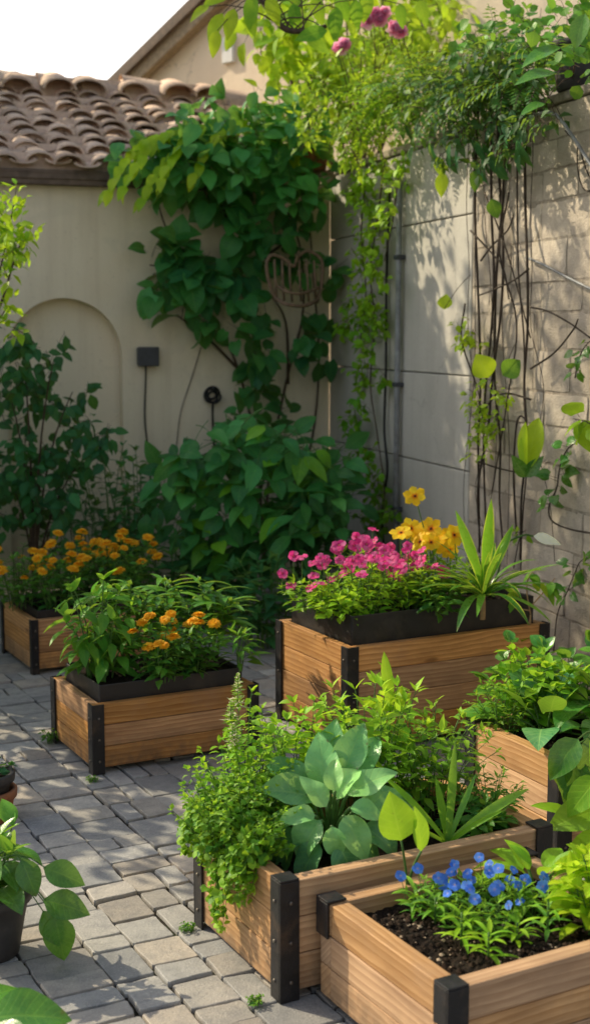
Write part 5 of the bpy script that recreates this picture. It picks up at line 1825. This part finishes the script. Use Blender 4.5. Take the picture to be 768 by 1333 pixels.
# ---- pots
def pot(name, label, base, r0, r1, h, mat, soil=True, rim=.012, group=None, parts=None):
    root = thing(name, label, 'pot', base, group)
    mb = MB()
    prof = [(0, .0), (r0 * .96, 0), (r0, .004), (r0 + (r1 - r0) * .5, h * .5), (r1 - .003, h - rim * 2.4), (r1 + .006, h - rim * 2.3), (r1 + .008, h - .004), (r1 + .004, h), (r1 - .006, h), (r1 - .009, h - .01), (r1 - .012, h - .05), (0, h - .05)]
    prev = None
    for r, z_ in prof:
        ring = [mb.vert(base + V((r * math.cos(2 * PI * q / 28), r * math.sin(2 * PI * q / 28), z_))) for q in range(28)]
        if prev:
            for q in range(28):
                mb.face([prev[q], prev[(q + 1) % 28], ring[(q + 1) % 28], ring[q]])
        prev = ring
    mb.build('pot_body', M[mat], root)
    mb = MB()
    ring = [mb.vert(base + V(((r1 - .011) * math.cos(2 * PI * q / 20), (r1 - .011) * math.sin(2 * PI * q / 20), h - .03))) for q in range(20)]
    c = mb.vert(base + UP * (h - .02))
    for q in range(20):
        mb.face([ring[q], ring[(q + 1) % 20], c])
    mb.build('soil', M['soil'], root)
    return root


pb = at(-12, 1240, 0)
pot('plant_pot', 'dark grey tapering pot of glossy leaves at the left edge', pb, .075, .105, .175, 'darkpot')
pp = Plant('potted_plant', 'glossy broad leaved plant in the dark grey pot at the left edge', 'plant', pb + UP * .15, ['gloss', 'mid', 'lime'], 'stem')
tips = grow_bush(pp, n=8, h=.22, r=.12, L=.11, W=.066, per=5, lime=(.1, .45), tip=(.5, .95), t0=.2, spread0=.3, elev=-.1, bend=.8, segs=6, half=2, rs=.004, back=.05, wave=.05)
for x, y, L_, dx, dz, t_ in ((60, 1130, .11, .9, -.2, .3), (60, 1172, .12, .9, -.1, .25), (58, 1188, .10, .5, -.8, .3), (72, 1192, .125, .25, -1, .45), (30, 1120, .10, .3, -.6, .2)):
    p = atY(x, y, pb.y - .06)
    pp.twig(pp.b + UP * .08, p, .0025, .07, 4, 4)
    pp.leaf(p, V((dx, -.25, dz)), V((.1, -.75, .7)), L_, L_ * .66, 'ovate', .5, .2, .06, tnt(t_ - .08, t_ + .08), 8, 2, back=.06)
pp.done()
tb_ = at(-18, 1066, 0)
pot('plant_pot', 'terracotta pot half out of view at the left edge', tb_, .085, .098, .105, 'terracotta')
pot('nursery_pot', 'black plastic nursery pot standing inside the terracotta pot', tb_ + UP * .075, .075, .092, .085, 'darkpot')
simple_bush('small green plant in the black nursery pot at the left edge', 0, 0, 0, 'deep', 'plant', 'potted_plant', base=tb_ + UP * .135, n=10, h=.08, r=.085, L=.04, W=.026, per=7, lime=(.1, .4), t0=.1, spread0=.5, rs=.0015)
ll = Plant('large_leaf_plant', 'big rounded green leaves low in the bottom left corner', 'plant', at(-30, 1400, 0), ['gloss'], 'stem')
for x, y, L_, dx, dy, t_ in ((-10, 1325, .17, .95, .1, .3), (-30, 1350, .16, .6, -.5, .2), (-25, 1308, .12, .4, .6, .35), (-60, 1330, .15, -.4, .5, .2)):
    p = at(x, y, .16)
    ll.twig(ll.b, p, .005, .03, 6, 5)
    ll.leaf(p, V((dx, dy, .12)), UP + V((-.1, -.35, 0)), L_, L_ * .8, 'ovate', .5, .15, .05, tnt(t_ - .1, t_ + .1), 9, 3, back=.08)
ll.done()
pc = at(758, 150, WALL_H) if False else rightw(752, 118, -.06)
pc = V((pc.x, pc.y, WALL_H + .047))
pot('plant_pot', 'dark pot on top of the stone wall under the round leaves', pc, .09, .12, .2, 'darkpot')
pd = CORN + E2 * -.02 + NR * .12
pd = V((pd.x, pd.y, 0)) + UP * (rightw(412, 222).z if False else backw(405, 222, .12).z)
pq = backw(408, 222, .30)
pot('plant_pot', 'brown pot on the pole ledge at the wall corner', pq, .075, .10, .16, 'terracotta')

# ---- pole ledge and bentwood basket in the corner
pg = thing('pole_ledge', 'pale weathered poles bundled as a ledge under the corner pot', 'ledge', backw(390, 236, .1))
for (xa_, ya_, oa), (xb_, yb_, ob_) in (((350, 234, .1), (434, 226, .22)), ((356, 238, .16), (432, 230, .28)), ((352, 228, .05), (436, 222, .14)), ((372, 268, .3), (436, 230, .30))):
    mb = MB()
    a, b_ = backw(xa_, ya_, oa + .22), backw(xb_, yb_, ob_ + .14)
    tube(mb, smooth_path([a, a.lerp(b_, .5) - UP * .012, b_], 5), .013, .011, 7)
    mb.build('pole', M['pole'], pg)
bk = thing('bentwood_basket', 'small bentwood basket with heart shaped back hung among the climber leaves', 'basket', backw(385, 395, .12))
bp = lambda x, y, o: backw(x + R.gauss(0, .4), y + R.gauss(0, .4), .42 + o)
mb = MB()
tube(mb, smooth_path([bp(360, 392, 0), bp(350, 365, 0), bp(347, 342, 0), bp(354, 332, 0), bp(368, 336, 0), bp(382, 346, 0), bp(388, 334, 0), bp(400, 327, 0), (bp(414, 334, 0)), bp(420, 345, 0), bp(418, 370, 0), bp(412, 394, 0)], 5), .011, .011, 7)
mb.build('back_frame', M['wicker'], bk)
mb = MB()
for x in (358, 368, 378, 390, 400, 410):
    tube(mb, [bp(x - 1, 338, .0), bp(x, 365, .01), bp(x + 2, 392, .0)], .008, .008, 6)
mb.build('slats', M['wicker'], bk)
mb = MB()
tube(mb, smooth_path([bp(358, 388, 0), bp(372, 396, .1), bp(395, 398, .1), bp(414, 390, 0)], 5), .012, .012, 7)
tube(mb, smooth_path([bp(360, 372, 0), bp(374, 380, .12), bp(394, 382, .12), bp(416, 374, 0)], 5), .009, .009, 7)
tube(mb, [bp(384, 346, 0), bp(386, 336, .03), bp(390, 326, .02)], .01, .006, 6)
mb.build('rail', M['wicker'], bk)

# ---- unseen on the left: hedge and tree added to shade paving and wall
hg = Plant('shade_hedge', 'tall leafy hedge added out of view on the left to cast shade', 'hedge', V((-2.45, 6.6, 0)), ['mid', 'deep'], 'twig')
for k in range(12):
    a = V((-2.45 + R.uniform(-.1, .1), 5.1 + k * .27, 0))
    tube(hg.st, bez(a, a + UP * .7 + rv(.1), a + UP * 1.4 + rv(.2), 5), .02, .008, 6)
for k in range(3000):
    y = R.uniform(5.0, 8.2)
    top = 2.05 + .2 * noise.noise(V((y * 1.7, 0, 0))) - (.4 * max(0, 5.1 - y))
    p = V((-2.45 + R.gauss(0, .14), y, R.uniform(.05, top)))
    leaf(hg.fo, p, rv(1) + V((.3, 0, -.2)), UP + rv(.8), R.uniform(.09, .15), R.uniform(.06, .09), 'ovate', .5, .2, 0, tnt(.0, .5), 3, 1, m=R.choice((0, 1)))
hg.done()
gt = Plant('shade_tree', 'open crowned tree added out of view on the left to cast shade', 'tree', V((-3.5, 9.0, 0)), ['bright', 'mid'], 'twig')
tk = MB()
tube(tk, [gt.b, gt.b + V((.05, 0, 1.6)), gt.b + V((0, .05, 4.2))], .08, .05, 9)
tk.build('trunk', M['twig'], gt.root)
for k in range(165):
    v = rv(1)
    v = v.normalized() * R.uniform(.3, 1)
    c = gt.b + V((v.x * .9, -.3 + v.y * 1.0, 4.6 + v.z * 1.3)) if k < 80 else gt.b + V((v.x * .9, .95 + v.y * .85, 4.3 + v.z * .95))
    tube(gt.st, bez(gt.b + UP * 3.6, gt.b.lerp(c, .5) + UP * 2, c, 5), .012, .003, 5)
    for j in range(16):
        leaf(gt.fo, c + rv(.2), rv(1) - UP * .3, UP + rv(.7), R.uniform(.09, .14), R.uniform(.05, .08), 'ovate', .5, .2, 0, tnt(.2, .7), 3, 1, m=R.choice((0, 1)))
gt.done()
